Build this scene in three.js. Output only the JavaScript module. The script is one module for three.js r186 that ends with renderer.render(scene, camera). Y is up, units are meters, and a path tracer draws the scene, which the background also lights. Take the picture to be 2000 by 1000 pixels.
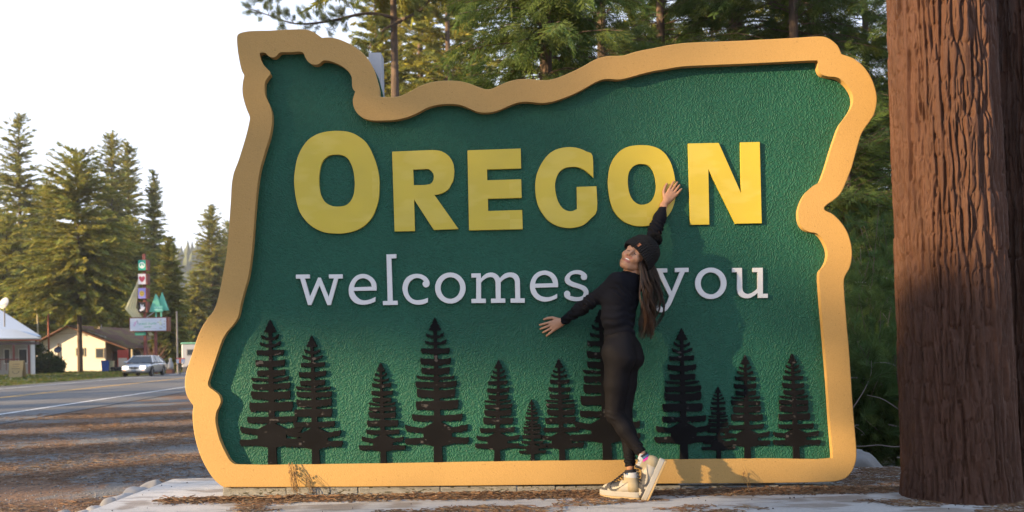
import * as THREE from 'three';
import { mergeGeometries, mergeVertices, toCreasedNormals } from 'three/addons/utils/BufferGeometryUtils.js';
import { RoundedBoxGeometry } from 'three/addons/geometries/RoundedBoxGeometry.js';

// ---------------------------------------------------------------- camera, sky, sun, exposure
const scene = new THREE.Scene(), rgbLinear = (r, g, b) => new THREE.Color().setRGB(r, g, b);
const FPX = 1700, CU = 1000, CV = 690, ROLL = 0.016, CAM = new THREE.Vector3(0, 0.92, 5.67);
const camera = new THREE.PerspectiveCamera(2 * Math.atan(690 / FPX) * 180 / Math.PI, 2000 / 1380, 0.05, 3000);
camera.position.copy(CAM);
camera.rotation.z = -ROLL;
camera.setViewOffset(2000, 1380, 0, 0, 2000, 1000);
camera.focus = 5.6;
camera.userData.fStop = 3.2;
scene.add(camera);

const SUN = new THREE.Vector3(-2.0, 0.56, 1).normalize();
const SKY = 0.45, mix = (a, b, t) => a + (b - a) * t;
const skyTexture = (() => {
  const w = 128, h = 64, d = new Float32Array(w * h * 4);
  for (let j = 0; j < h; j++) for (let i = 0; i < w; i++) {
    const el = ((j + 0.5) / h - 0.5) * Math.PI, up = Math.max(0, Math.sin(el)), k = (j * w + i) * 4;
    const t = Math.pow(up, 0.6);
    d[k] = SKY * mix(0.98, 0.50, t); d[k + 1] = SKY * mix(1.0, 0.68, t); d[k + 2] = SKY * mix(1.05, 1.02, t); d[k + 3] = 1;
  }
  const t = new THREE.DataTexture(d, w, h, THREE.RGBAFormat, THREE.FloatType);
  t.mapping = THREE.EquirectangularReflectionMapping; t.magFilter = t.minFilter = THREE.LinearFilter; t.needsUpdate = true;
  return t;
})();
scene.background = skyTexture; scene.environment = skyTexture;
const sun = new THREE.DirectionalLight(new THREE.Color().setRGB(1, 0.70, 0.36), 5);
sun.position.copy(SUN).multiplyScalar(80); sun.castShadow = true; sun.shadow.radius = 1.5;
sun.shadow.mapSize.set(4096, 4096);
Object.assign(sun.shadow.camera, { left: -70, right: 70, top: 50, bottom: -50, near: 1, far: 260 });
scene.add(sun, sun.target);
const renderer = new THREE.WebGLRenderer({ antialias: true });
renderer.toneMapping = THREE.LinearToneMapping;
renderer.toneMappingExposure = 3.3;
renderer.shadowMap.enabled = true;

scene.fog = new THREE.FogExp2(rgbLinear(0.78, 0.86, 1.0), 0.0003);

// ---------------------------------------------------------------- helpers
const V = (x, y, z) => new THREE.Vector3(x, y, z);
const cr = Math.cos(ROLL), sr = Math.sin(ROLL);
function ray(u, v) { const du = u - CU, dv = v - CV; return [(du * cr - dv * sr) / FPX, -(dv * cr + du * sr) / FPX]; }
function P(u, v, z) { const [a, b] = ray(u, v), d = CAM.z - z; return V(a * d, CAM.y + b * d, z); }        // a photo pixel on the plane at depth z
function G(u, v, y) { const [a, b] = ray(u, v), d = (y - CAM.y) / b; return V(a * d, y, CAM.z - d); }        // a photo pixel on the level y
function rng(seed) { let s = seed >>> 0 || 1; return () => { s = (s + 0x6D2B79F5) | 0; let t = Math.imul(s ^ (s >>> 15), 1 | s); t = (t + Math.imul(t ^ (t >>> 7), 61 | t)) ^ t; return ((t ^ (t >>> 14)) >>> 0) / 4294967296; }; }
function h3(x, y, z) { let n = Math.imul(x, 374761393) + Math.imul(y, 668265263) + Math.imul(z, 2147483647 - 1274126177); n = Math.imul(n ^ (n >>> 13), 1274126177); n ^= n >>> 16; return (n >>> 0) / 4294967296; }
const fade = (t) => t * t * (3 - 2 * t), clamp = (x, a = 0, b = 1) => Math.min(b, Math.max(a, x)), sstep = (a, b, x) => fade(clamp((x - a) / (b - a)));
function noise(x, y, z = 0, per = 0) {
  const X = Math.floor(x), Y = Math.floor(y), Z = Math.floor(z), fx = fade(x - X), fy = fade(y - Y), fz = fade(z - Z);
  const m = per ? (n) => ((n % per) + per) % per : (n) => n;
  const q = (i, j, k) => h3(m(X + i), m(Y + j), Z + k);
  return mix(mix(mix(q(0, 0, 0), q(1, 0, 0), fx), mix(q(0, 1, 0), q(1, 1, 0), fx), fy), mix(mix(q(0, 0, 1), q(1, 0, 1), fx), mix(q(0, 1, 1), q(1, 1, 1), fx), fy), fz);
}
function fbm(x, y, z = 0, oct = 4, per = 0) { let s = 0, a = 0.5, n = 0; for (let i = 0; i < oct; i++) { s += a * noise(x, y, z + i * 7, per); n += a; a /= 2; x *= 2; y *= 2; z *= 2; per *= 2; } return s / n; }
const toS = (c) => 255 * (c <= 0.0031308 ? 12.92 * c : 1.055 * Math.pow(c, 1 / 2.4) - 0.055);
function tex(w, h, fn, color = true) {                                    // fn(x, y) with x, y in 0..1 gives a linear colour or a grey level
  const d = new Uint8Array(w * h * 4);
  for (let j = 0; j < h; j++) for (let i = 0; i < w; i++) {
    const c = fn(i / w, j / h), k = (j * w + i) * 4;
    if (color) { d[k] = toS(clamp(c[0])); d[k + 1] = toS(clamp(c[1])); d[k + 2] = toS(clamp(c[2])); } else d[k] = d[k + 1] = d[k + 2] = 255 * clamp(c);
    d[k + 3] = 255;
  }
  const t = new THREE.DataTexture(d, w, h); t.wrapS = t.wrapT = THREE.RepeatWrapping; t.magFilter = THREE.LinearFilter; t.minFilter = THREE.LinearMipmapLinearFilter; t.generateMipmaps = true;
  if (color) t.colorSpace = THREE.SRGBColorSpace;
  t.needsUpdate = true; return t;
}
const rgb = (r, g, b) => new THREE.Color().setRGB(r, g, b);
const mat = (r, g, b, rough = 0.8, more = {}) => new THREE.MeshStandardMaterial({ color: rgb(r, g, b), roughness: rough, side: THREE.DoubleSide, ...more });
const dim = (r, g, b, rough = 0.8, more = {}) => new THREE.MeshPhysicalMaterial({ color: rgb(r, g, b), roughness: rough, specularIntensity: 0.4, side: THREE.DoubleSide, ...more });
const taken = {};
function numbered(n) { const k = taken[n] = (taken[n] ?? -1) + 1; return k ? `${n}_${String(k).padStart(3, '0')}` : n; }
function shade(o) { o.castShadow = o.receiveShadow = true; return o; }
function part(parent, name, geo, m, label) { const o = shade(new THREE.Mesh(Array.isArray(geo) ? merge(geo) : geo, m)); o.name = name; parent.add(o); if (label) o.userData.label = label; return o; }
function merge(list) { return mergeGeometries(list.map((g) => { g = g.index ? g.toNonIndexed() : g; for (const k of Object.keys(g.attributes)) if (!['position', 'normal', 'uv'].includes(k)) g.deleteAttribute(k); if (!g.attributes.uv) g.setAttribute('uv', new THREE.BufferAttribute(new Float32Array(g.attributes.position.count * 2), 2)); return g; })); }
function thing(name, label, category, pos = [0, 0, 0], turn = 0, group) {
  const o = new THREE.Group(); o.name = numbered(name); o.position.set(pos.x ?? pos[0], pos.y ?? pos[1], pos.z ?? pos[2]); o.rotation.y = turn;
  o.userData = { label, category }; if (group) o.userData.group = group; scene.add(o); return o;
}
function single(name, geo, m, label, category, group, pos) {
  const o = shade(new THREE.Mesh(Array.isArray(geo) ? merge(geo) : geo, m)); o.name = numbered(name); o.userData = { label, category }; if (group) o.userData.group = group;
  if (pos) o.position.set(pos.x ?? pos[0], pos.y ?? pos[1], pos.z ?? pos[2]); scene.add(o); return o;
}
function structure(name, geo, m, label) { const o = shade(new THREE.Mesh(geo, m)); o.name = name; o.userData = { kind: 'structure', label, category: name.replace(/_/g, ' ') }; scene.add(o); return o; }
function box(w, h, d, x = 0, y = 0, z = 0, ry = 0, rz = 0, rx = 0) { const g = new THREE.BoxGeometry(w, h, d); if (rx) g.rotateX(rx); if (rz) g.rotateZ(rz); if (ry) g.rotateY(ry); return g.translate(x, y, z); }
function rbox(w, h, d, r, x = 0, y = 0, z = 0) { return new RoundedBoxGeometry(w, h, d, 2, r).translate(x, y, z); }
function cyl(r0, r1, h, x = 0, y = 0, z = 0, seg = 12) { return new THREE.CylinderGeometry(r1, r0, h, seg).translate(x, y + h / 2, z); }
function bar(a, b, r, seg = 6, r2 = r) { const d = b.clone().sub(a), g = new THREE.CylinderGeometry(r2, r, d.length(), seg, 1); g.translate(0, d.length() / 2, 0); g.applyQuaternion(new THREE.Quaternion().setFromUnitVectors(V(0, 1, 0), d.clone().normalize())); return g.translate(a.x, a.y, a.z); }
function tube(pts, r, seg = 12, sides = 5, r1 = r) {                       // a tapering tube
  const c = new THREE.CatmullRomCurve3(pts), g = new THREE.TubeGeometry(c, seg, 1, sides), p = g.attributes.position, q = new THREE.Vector3();
  for (let i = 0; i <= seg; i++) { c.getPointAt(i / seg, q); const rr = mix(r, r1, i / seg); for (let j = 0; j <= sides; j++) { const k = i * (sides + 1) + j; p.setXYZ(k, q.x + (p.getX(k) - q.x) * rr, q.y + (p.getY(k) - q.y) * rr, q.z + (p.getZ(k) - q.z) * rr); } }
  return g;
}
function smooth2(pts, n = 3) { const c = new THREE.CatmullRomCurve3(pts.map(([x, y]) => V(x, y, 0)), true, 'centripetal'), out = []; for (let i = 0; i < pts.length * n; i++) { const q = c.getPoint(i / (pts.length * n)); out.push([q.x, q.y]); } return out; }
function onPlane(pts, z) { return pts.map(([u, v]) => { const p = P(u, v, z); return new THREE.Vector2(p.x, p.y); }); }
function plate(outer, holes, z0, z1, bevel = 0.002) {                      // flat cut plate between two depths, outlines given on the front plane
  const s = new THREE.Shape(outer); for (const h of holes) s.holes.push(new THREE.Path(h));
  const g = new THREE.ExtrudeGeometry(s, { depth: z1 - z0 - 2 * bevel, bevelEnabled: bevel > 0, bevelThickness: bevel, bevelSize: bevel, bevelOffset: -bevel, bevelSegments: 2, steps: 1 });
  return g.translate(0, 0, z0 + bevel);
}
function sheet(pts, y) {                                                   // level polygon with uv in metres
  const g = new THREE.ShapeGeometry(new THREE.Shape(pts.map(([x, z]) => new THREE.Vector2(x, -z)))); g.rotateX(-Math.PI / 2); g.translate(0, y, 0);
  const p = g.attributes.position, uv = g.attributes.uv; for (let i = 0; i < p.count; i++) uv.setXY(i, p.getX(i), p.getZ(i)); return g;
}
// signed-distance meshing (surface nets)
function meshField(f, lo, hi, cell) {
  const nx = Math.ceil((hi.x - lo.x) / cell) + 1, ny = Math.ceil((hi.y - lo.y) / cell) + 1, nz = Math.ceil((hi.z - lo.z) / cell) + 1;
  const F = new Float32Array(nx * ny * nz), at = (i, j, k) => (k * ny + j) * nx + i;
  for (let k = 0; k < nz; k++) for (let j = 0; j < ny; j++) for (let i = 0; i < nx; i++) F[at(i, j, k)] = f(lo.x + i * cell, lo.y + j * cell, lo.z + k * cell);
  const id = new Int32Array(nx * ny * nz).fill(-1), pos = [], idx = [];
  const E = [[0, 1], [2, 3], [4, 5], [6, 7], [0, 2], [1, 3], [4, 6], [5, 7], [0, 4], [1, 5], [2, 6], [3, 7]];
  const v = new Float32Array(8);
  for (let k = 0; k < nz - 1; k++) for (let j = 0; j < ny - 1; j++) for (let i = 0; i < nx - 1; i++) {
    let m = 0; for (let c = 0; c < 8; c++) { v[c] = F[at(i + (c & 1), j + ((c >> 1) & 1), k + (c >> 2))]; if (v[c] < 0) m |= 1 << c; }
    if (m === 0 || m === 255) continue;
    let x = 0, y = 0, z = 0, n = 0;
    for (const [a, b] of E) if ((v[a] < 0) !== (v[b] < 0)) { const t = v[a] / (v[a] - v[b]); x += mix(a & 1, b & 1, t); y += mix((a >> 1) & 1, (b >> 1) & 1, t); z += mix(a >> 2, b >> 2, t); n++; }
    id[at(i, j, k)] = pos.length / 3; pos.push(lo.x + (i + x / n) * cell, lo.y + (j + y / n) * cell, lo.z + (k + z / n) * cell);
  }
  const quad = (a, b, c, d, flip) => { if (flip) idx.push(a, c, b, a, d, c); else idx.push(a, b, c, a, c, d); };
  for (let k = 1; k < nz - 1; k++) for (let j = 1; j < ny - 1; j++) for (let i = 1; i < nx - 1; i++) {
    const s = F[at(i, j, k)] < 0;
    if (s !== F[at(i + 1, j, k)] < 0) quad(id[at(i, j - 1, k - 1)], id[at(i, j, k - 1)], id[at(i, j, k)], id[at(i, j - 1, k)], !s);
    if (s !== F[at(i, j + 1, k)] < 0) quad(id[at(i - 1, j, k - 1)], id[at(i - 1, j, k)], id[at(i, j, k)], id[at(i, j, k - 1)], !s);
    if (s !== F[at(i, j, k + 1)] < 0) quad(id[at(i - 1, j - 1, k)], id[at(i, j - 1, k)], id[at(i, j, k)], id[at(i - 1, j, k)], !s);
  }
  const g = new THREE.BufferGeometry(); g.setAttribute('position', new THREE.Float32BufferAttribute(pos, 3)); g.setIndex(idx); g.computeVertexNormals(); return g;
}
const smin = (a, b, k) => { const h = clamp(0.5 + 0.5 * (b - a) / k); return mix(b, a, h) - k * h * (1 - h); };
function bone(a, b, ra, rb) { const ab = b.clone().sub(a), L = ab.lengthSq() || 1e-9; return (x, y, z) => { const px = x - a.x, py = y - a.y, pz = z - a.z; const t = clamp((px * ab.x + py * ab.y + pz * ab.z) / L); return Math.hypot(px - ab.x * t, py - ab.y * t, pz - ab.z * t) - mix(ra, rb, t); }; }
function blend(list, k) { return (x, y, z) => { let d = 1e3; for (const f of list) { const e = f(x, y, z); if (e < d + k * 1.2) d = smin(d, e, k); } return d; }; }

// ---------------------------------------------------------------- ground, road, pad
const YG = -0.25;                                                        // level of the road side; the pad's top is level 0
const ROAD = V(-0.129, 0, -1).normalize(), ROADN = V(-1, 0, 0.129).normalize();
const roadPt = (along, off) => V(-8.75, 0, CAM.z).addScaledVector(ROAD, along).addScaledVector(ROADN, off);
const needleTex = tex(1024, 1024, (x, y) => {
  const a = fbm(x * 6, y * 6, 3, 4, 6), b = fbm(x * 90, y * 40, 9, 2, 0), c = noise(x * 400, y * 400, 5), s = sstep(0.36, 0.52, a + (b - 0.5) * 0.25);
  const g = 0.065 + 0.07 * c + 0.05 * b, n = 0.55 + 0.9 * noise(x * 300, y * 120, 2) * (0.5 + c);
  return [mix(g * 1.02, 0.135 * n, s), mix(g, 0.072 * n, s), mix(g * 0.98, 0.038 * n, s)];
});
const grit = tex(512, 512, (x, y) => 0.5 * noise(x * 256, y * 256, 1, 256) + 0.5 * noise(x * 90, y * 90, 2, 90), false);
const withRepeat = (t, a, b = a) => { const c = t.clone(); c.repeat.set(a, b); c.needsUpdate = true; return c; };
const groundMat = mat(1, 1, 1, 0.95, { map: withRepeat(needleTex, 1 / 7), bumpMap: withRepeat(grit, 1 / 1.2), bumpScale: 0.012 });
const gnd = new THREE.PlaneGeometry(2400, 2400, 2, 2).rotateX(-Math.PI / 2).translate(0, YG, -400);
{ const p = gnd.attributes.position, uv = gnd.attributes.uv; for (let i = 0; i < p.count; i++) uv.setXY(i, p.getX(i), p.getZ(i)); }
structure('ground', gnd, groundMat, 'brown needle littered gravel ground beside the road');

const asphaltTex = tex(1024, 1024, (x, y) => {
  const a = fbm(x * 5, y * 5, 11, 5, 5), c = noise(x * 420, y * 420, 3), s = noise(x * 200, y * 200, 8);
  const g = (0.105 + 0.05 * (a - 0.5) + 0.05 * (c - 0.5)) * (s > 0.86 ? 1.35 : 1), crack = Math.abs(fbm(x * 7, y * 7, 21, 4, 7) - 0.5) < 0.004 ? 0.6 : 1;
  return [g * crack, g * 1.0 * crack, g * 1.02 * crack];
});
const roadStrip = (a0, a1, o0, o1, y) => { const q = [[a0, o0], [a1, o0], [a1, o1], [a0, o1]].map(([a, o]) => { const p = roadPt(a, o); return [p.x, p.z]; }); return sheet(q, y); };
const road = structure('road', roadStrip(-120, 420, -1.3, 9.4, YG + 0.012), mat(1, 1, 1, 0.85, { map: withRepeat(asphaltTex, 1 / 5), bumpMap: withRepeat(grit, 1 / 0.6), bumpScale: 0.006 }), 'grey two lane asphalt road');
const wornTex = (r, g, b) => tex(256, 256, (x, y) => { const w = sstep(0.62, 0.72, fbm(x * 24, y * 24, 5, 3, 24)); return [mix(r, 0.11, w), mix(g, 0.11, w), mix(b, 0.11, w)]; });
const white = mat(1, 1, 1, 0.7, { map: withRepeat(wornTex(0.62, 0.62, 0.62), 1 / 1.5) }), yellowLine = mat(1, 1, 1, 0.7, { map: withRepeat(wornTex(0.62, 0.36, 0.06), 1 / 1.5) });
part(road, 'edge_line', roadStrip(-120, 420, -0.06, 0.08, YG + 0.016), white);
part(road, 'edge_line', roadStrip(-120, 420, 7.9, 8.04, YG + 0.016), white);
part(road, 'centre_line', roadStrip(-120, 420, 3.83, 3.95, YG + 0.016), yellowLine);
part(road, 'centre_line', roadStrip(-120, 420, 4.1, 4.22, YG + 0.016), yellowLine);

// grass verge beyond the road
const grassTex = tex(512, 512, (x, y) => { const a = fbm(x * 8, y * 8, 4, 4, 8), c = noise(x * 220, y * 220, 6), s = sstep(0.3, 0.7, a); const m = 0.5 + c; return [mix(0.06, 0.13, s) * m, mix(0.085, 0.12, s) * m, mix(0.025, 0.035, s) * m]; });
const vergePts = [[20, 9.9], [62, 9.6], [140, 9.7], [190, 10.1], [190, 70], [20, 70]].map(([a, o]) => { const p = roadPt(a, o); return [p.x, p.z]; });
structure('grass_verge', sheet(vergePts, YG + 0.008), mat(1, 1, 1, 0.95, { map: withRepeat(grassTex, 1 / 4) }), 'green grass verge across the road');

// the pad
const padTex = tex(1024, 1024, (x, y) => {
  const a = fbm(x * 4, y * 4, 7, 5, 4), b = fbm(x * 14, y * 60, 2, 3), c = noise(x * 380, y * 380, 4), st = sstep(0.56, 0.72, fbm(x * 9, y * 16, 31, 4));
  const g = 0.42 + 0.16 * (a - 0.5) + 0.07 * (c - 0.5) - 0.10 * sstep(0.55, 0.75, b);
  return [mix(g * 1.0, 0.16, st * 0.65), mix(g * 0.98, 0.12, st * 0.65), mix(g * 0.95, 0.085, st * 0.65)];
});
const padOut = [[-2.62, -1.0], [-2.2, -1.04], [4.6, -1.05], [4.6, 2.6], [-2.66, 2.6], [-2.60, 0.6]];
const padGeo = (() => {
  const s = new THREE.Shape(padOut.map(([x, z]) => new THREE.Vector2(x, -z))); const g = new THREE.ExtrudeGeometry(s, { depth: 0.24, bevelEnabled: true, bevelThickness: 0.012, bevelSize: 0.012, bevelOffset: -0.012, bevelSegments: 2 });
  g.rotateX(-Math.PI / 2); g.translate(0, -0.252, 0); const p = g.attributes.position, uv = g.attributes.uv; for (let i = 0; i < p.count; i++) uv.setXY(i, p.getX(i), p.getZ(i) + p.getY(i)); return g;
})();
structure('concrete_pad', padGeo, mat(1, 1, 1, 0.85, { map: withRepeat(padTex, 1 / 3.1), bumpMap: withRepeat(grit, 1 / 0.5), bumpScale: 0.004 }), 'pale weathered concrete pad under the sign');

// far hill with its wood
{
  const g = new THREE.PlaneGeometry(1500, 500, 120, 40).rotateX(-Math.PI / 2), p = g.attributes.position;
  for (let i = 0; i < p.count; i++) { const x = p.getX(i), z = p.getZ(i); p.setY(i, 120 * sstep(0, 1, 1 - Math.abs(z + 20) / 230) * (0.80 + 0.42 * fbm(x / 190 + 3, z / 260, 5, 4)) * (0.9 + 0.1 * Math.sin(x / 120)) - 1); }
  g.translate(-150, YG - 0.5, -760); g.computeVertexNormals();
  structure('hill', g, mat(0.045, 0.06, 0.028, 1), 'wooded hill far beyond the trees');
  const r = rng(77), n = 9000, c = new THREE.ConeGeometry(1, 1, 6, 3).translate(0, 0.45, 0);
  { const q = c.attributes.position; for (let i = 0; i < q.count; i++) { const k = 0.75 + 0.5 * h3(i, 3, 1); q.setX(i, q.getX(i) * k); q.setZ(i, q.getZ(i) * k); } c.computeVertexNormals(); }
  const im = new THREE.InstancedMesh(c, mat(1, 1, 1, 1), n), m = new THREE.Matrix4(), rp = g.attributes.position;
  for (let i = 0; i < n; i++) {
    const k = Math.floor(r() * rp.count), x = rp.getX(k) + (r() - 0.5) * 13, z = rp.getZ(k) + (r() - 0.5) * 13, y = rp.getY(k), h = 9 + 9 * r(), w = 2.6 + 2 * r();
    m.makeScale(w, h, w).setPosition(x, y - 1, z); im.setMatrixAt(i, m); const t = 0.75 + 0.6 * r(); im.setColorAt(i, rgb(0.055 * t, 0.07 * t, 0.026 * t));
  }
  im.name = 'forest'; im.userData = { kind: 'stuff', label: 'far off wood covering the hazy hill', category: 'forest' }; shade(im); scene.add(im);
}

// ---------------------------------------------------------------- the state sign
const ZF = 0, ZP = -0.065;                                               // frame front, panel front
const frameOuter = [[463, 69], [467.5, 64.5], [481, 60.9], [502, 59.4], [526, 59.1], [550, 57.6], [589, 56.4], [601, 57.6], [613, 62.4], [622, 68.4], [628.5, 72.9], [629.5, 73], [640, 72.3], [655, 74.1], [673, 80.4], [691, 90], [709, 103.5], [722.4, 120], [730, 135], [735.3, 153], [740, 171], [741, 187], [742, 188.6], [760, 188.5], [777, 188], [794, 181.5], [821, 167], [843, 159.8], [868, 157.2], [892, 157.5], [913, 161.4], [931, 168], [944.5, 172.8], [952, 174], [961, 172.5], [976, 165.6], [994, 158.4], [1012, 154.5], [1033, 153.6], [1057, 156], [1072, 155.4], [1090, 151], [1114, 141], [1135, 131], [1156, 119], [1168, 113.4], [1186, 109], [1207, 108.3], [1219, 107.4], [1234, 102.6], [1252, 98], [1276, 93.6], [1318, 85.5], [1360, 82], [1420, 80], [1492, 76.6], [1558, 73], [1600, 70.6], [1612, 71.8], [1624, 77.5], [1636, 88], [1641, 97], [1644, 104.8], [1645.5, 105.6], [1654, 108.4], [1666, 113], [1681, 123.4], [1693, 136.6], [1703.5, 154], [1710, 172], [1713.4, 190], [1712.5, 205], [1708, 223], [1699, 238], [1690, 250], [1682.5, 263.5], [1676.5, 283], [1669, 310], [1664, 328], [1657, 346], [1649.5, 364.6], [1641, 380], [1629, 391], [1617, 399], [1610.4, 406], [1612, 410.4], [1625.7, 417.2], [1639, 429], [1653, 448], [1661.4, 470], [1664.8, 490.3], [1664, 507.3], [1659.7, 524.3], [1653, 536], [1649.5, 544.6], [1649.5, 568.4], [1652, 602.4], [1655, 640], [1659, 684.6], [1663, 745], [1667, 802], [1671.7, 855.6], [1673.6, 886], [1671.7, 903], [1665, 920], [1654, 932.7], [1640.6, 938.6], [1625, 941], [1500, 943.7], [1290, 945], [1000, 948], [700, 951], [450, 952], [437.5, 951.8], [426, 944.5], [415.6, 934], [403, 915], [392.5, 894], [384, 869], [378.7, 845.7], [375.7, 820.5], [375.7, 803.7], [377, 793], [371.5, 784.8], [364.4, 772], [361, 757.5], [360.6, 745], [363, 728], [369.4, 707], [377.8, 682], [386, 656.6], [394.6, 637.7], [405, 622], [417.7, 605], [426, 580], [431, 556], [437.8, 520], [443, 488], [448, 424], [450.6, 385.6], [452, 360], [456, 337.6], [465, 314], [472, 292], [479.5, 267], [486, 240], [487.3, 228], [482.5, 216], [476.5, 198], [473, 180], [473.5, 162], [476.3, 148], [476.3, 146.5], [472, 138], [467.5, 120], [463.6, 96], [462.2, 76]];
const frameInner = [[506.5, 102], [519.4, 101.7], [524.5, 107.4], [533.5, 110.4], [539.5, 107.4], [545.5, 101], [568, 100], [589, 99.3], [594.4, 103.5], [598.5, 112.5], [605.4, 121.5], [616, 124.5], [623.4, 122.4], [629.4, 117], [640, 116.4], [655, 120.6], [670, 128.4], [682, 138.6], [688.5, 150], [689.4, 165], [691.5, 174], [695.4, 177.9], [693.3, 186], [691, 195], [692.4, 207], [698.4, 219], [709, 228], [724, 232.8], [745, 233.4], [772, 232], [796, 226.5], [818, 217], [832, 209.4], [853, 203], [880, 201], [901, 203.4], [919, 210.6], [934, 216.6], [949, 218], [964, 216.3], [982, 210], [1000, 202], [1015, 197.7], [1033, 196.8], [1054, 199.2], [1072, 198], [1093, 192], [1117, 183], [1138, 172.5], [1159, 160.5], [1174, 154], [1187.4, 152], [1207, 153.3], [1222, 151], [1249, 143.4], [1276, 136.8], [1300, 133], [1330, 128], [1375, 125.5], [1450, 122.5], [1525, 119], [1596, 116], [1597.5, 116.5], [1599, 121], [1600, 134.5], [1606, 143.5], [1618, 147.4], [1633, 148.6], [1645, 154.6], [1657, 166], [1666, 181], [1668.4, 196], [1664.5, 211], [1654, 227.5], [1642, 244], [1633, 268], [1624, 295], [1615, 325], [1609, 342], [1602, 357], [1589, 364.6], [1574.8, 378], [1564.6, 398.5], [1561, 415.5], [1563, 432.5], [1569.7, 444.4], [1581.5, 451.2], [1593.4, 453], [1603.6, 460.4], [1612, 473.3], [1618, 490.3], [1617, 507.3], [1610.4, 521], [1603.6, 529.4], [1602, 538], [1603.6, 572], [1607, 612.6], [1609.4, 640], [1613, 683], [1618, 745], [1623.5, 829], [1628.6, 894], [1628, 896.4], [1500, 897], [1210, 900.4], [1000, 902.5], [700, 907.5], [460, 908.5], [455.5, 907], [447, 900], [438.7, 885.6], [428, 862.5], [422, 841.5], [418.6, 820.5], [420.7, 803.7], [427, 791], [429, 782.7], [425.3, 772], [415.6, 763.8], [407.2, 757.5], [403.9, 750], [407.2, 736.5], [415.6, 711.3], [424, 686], [432.4, 663], [440.8, 648.2], [453.4, 633.5], [462.7, 618.8], [468, 595], [475, 568], [483, 540], [490, 490], [494, 440], [497, 400], [501, 360], [506, 330], [511, 312], [517, 291], [524.5, 267], [529, 243], [529.5, 225], [527.4, 213], [521.5, 198], [516, 186], [515, 174], [516, 159], [521.5, 150], [526.5, 142.5], [520, 135], [512.5, 126], [507, 114]];
const sign = thing('welcome_sign', 'large green state shaped welcome sign with tan border and raised yellow letters', 'sign', [0, 0, 0]);
const speck = tex(512, 512, (x, y) => noise(x * 256, y * 256, 1, 256) * 0.6 + noise(x * 128, y * 128, 5, 128) * 0.4, false);
const tanTex = tex(1024, 1024, (x, y) => { const a = fbm(x * 5, y * 5, 2, 4, 5), c = noise(x * 480, y * 480, 6), s = noise(x * 260, y * 260, 12) > 0.93 ? 0.72 : 1, k = (0.92 + 0.14 * a + 0.14 * (c - 0.5)) * s; return [0.40 * k, 0.248 * k, 0.086 * k]; });
const tan = dim(1, 1, 1, 0.6, { map: withRepeat(tanTex, 1 / 1.7), bumpMap: withRepeat(speck, 1 / 0.8), bumpScale: 0.0012 });
const outerM = onPlane(smooth2(frameOuter), ZF), innerM = onPlane(smooth2(frameInner), ZF);
part(sign, 'frame', plate(outerM, [innerM], -0.14, ZF, 0.006), tan, 'tan raised border shaped like the outline of a state');
const stuccoBump = tex(1024, 1024, (x, y) => { const a = noise(x * 150, y * 150, 3, 150), b = noise(x * 300, y * 300, 9, 300), c = noise(x * 34, y * 34, 14, 34); return clamp(0.15 + 0.5 * sstep(0.35, 0.75, a) + 0.3 * b + 0.2 * (c - 0.5)); }, false);
const greenTex = tex(512, 512, (x, y) => { const a = fbm(x * 6, y * 6, 8, 4, 6), c = noise(x * 150, y * 150, 4, 150), k = 0.82 + 0.28 * a + 0.2 * (c - 0.5); return [0.013 * k, 0.080 * k, 0.051 * k]; });
const green = dim(1, 1, 1, 0.5, { map: withRepeat(greenTex, 1 / 2.3), bumpMap: withRepeat(stuccoBump, 1 / 1.05), bumpScale: 0.0055 });
const panelEdge = onPlane(smooth2(frameOuter, 1), ZF).map((p) => p.clone().sub(new THREE.Vector2(0, 1.4)).multiplyScalar(0.985).add(new THREE.Vector2(0, 1.4)));
part(sign, 'panel', plate(panelEdge, [], -0.12, ZP, 0), green, 'dark green rough stucco panel');

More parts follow.
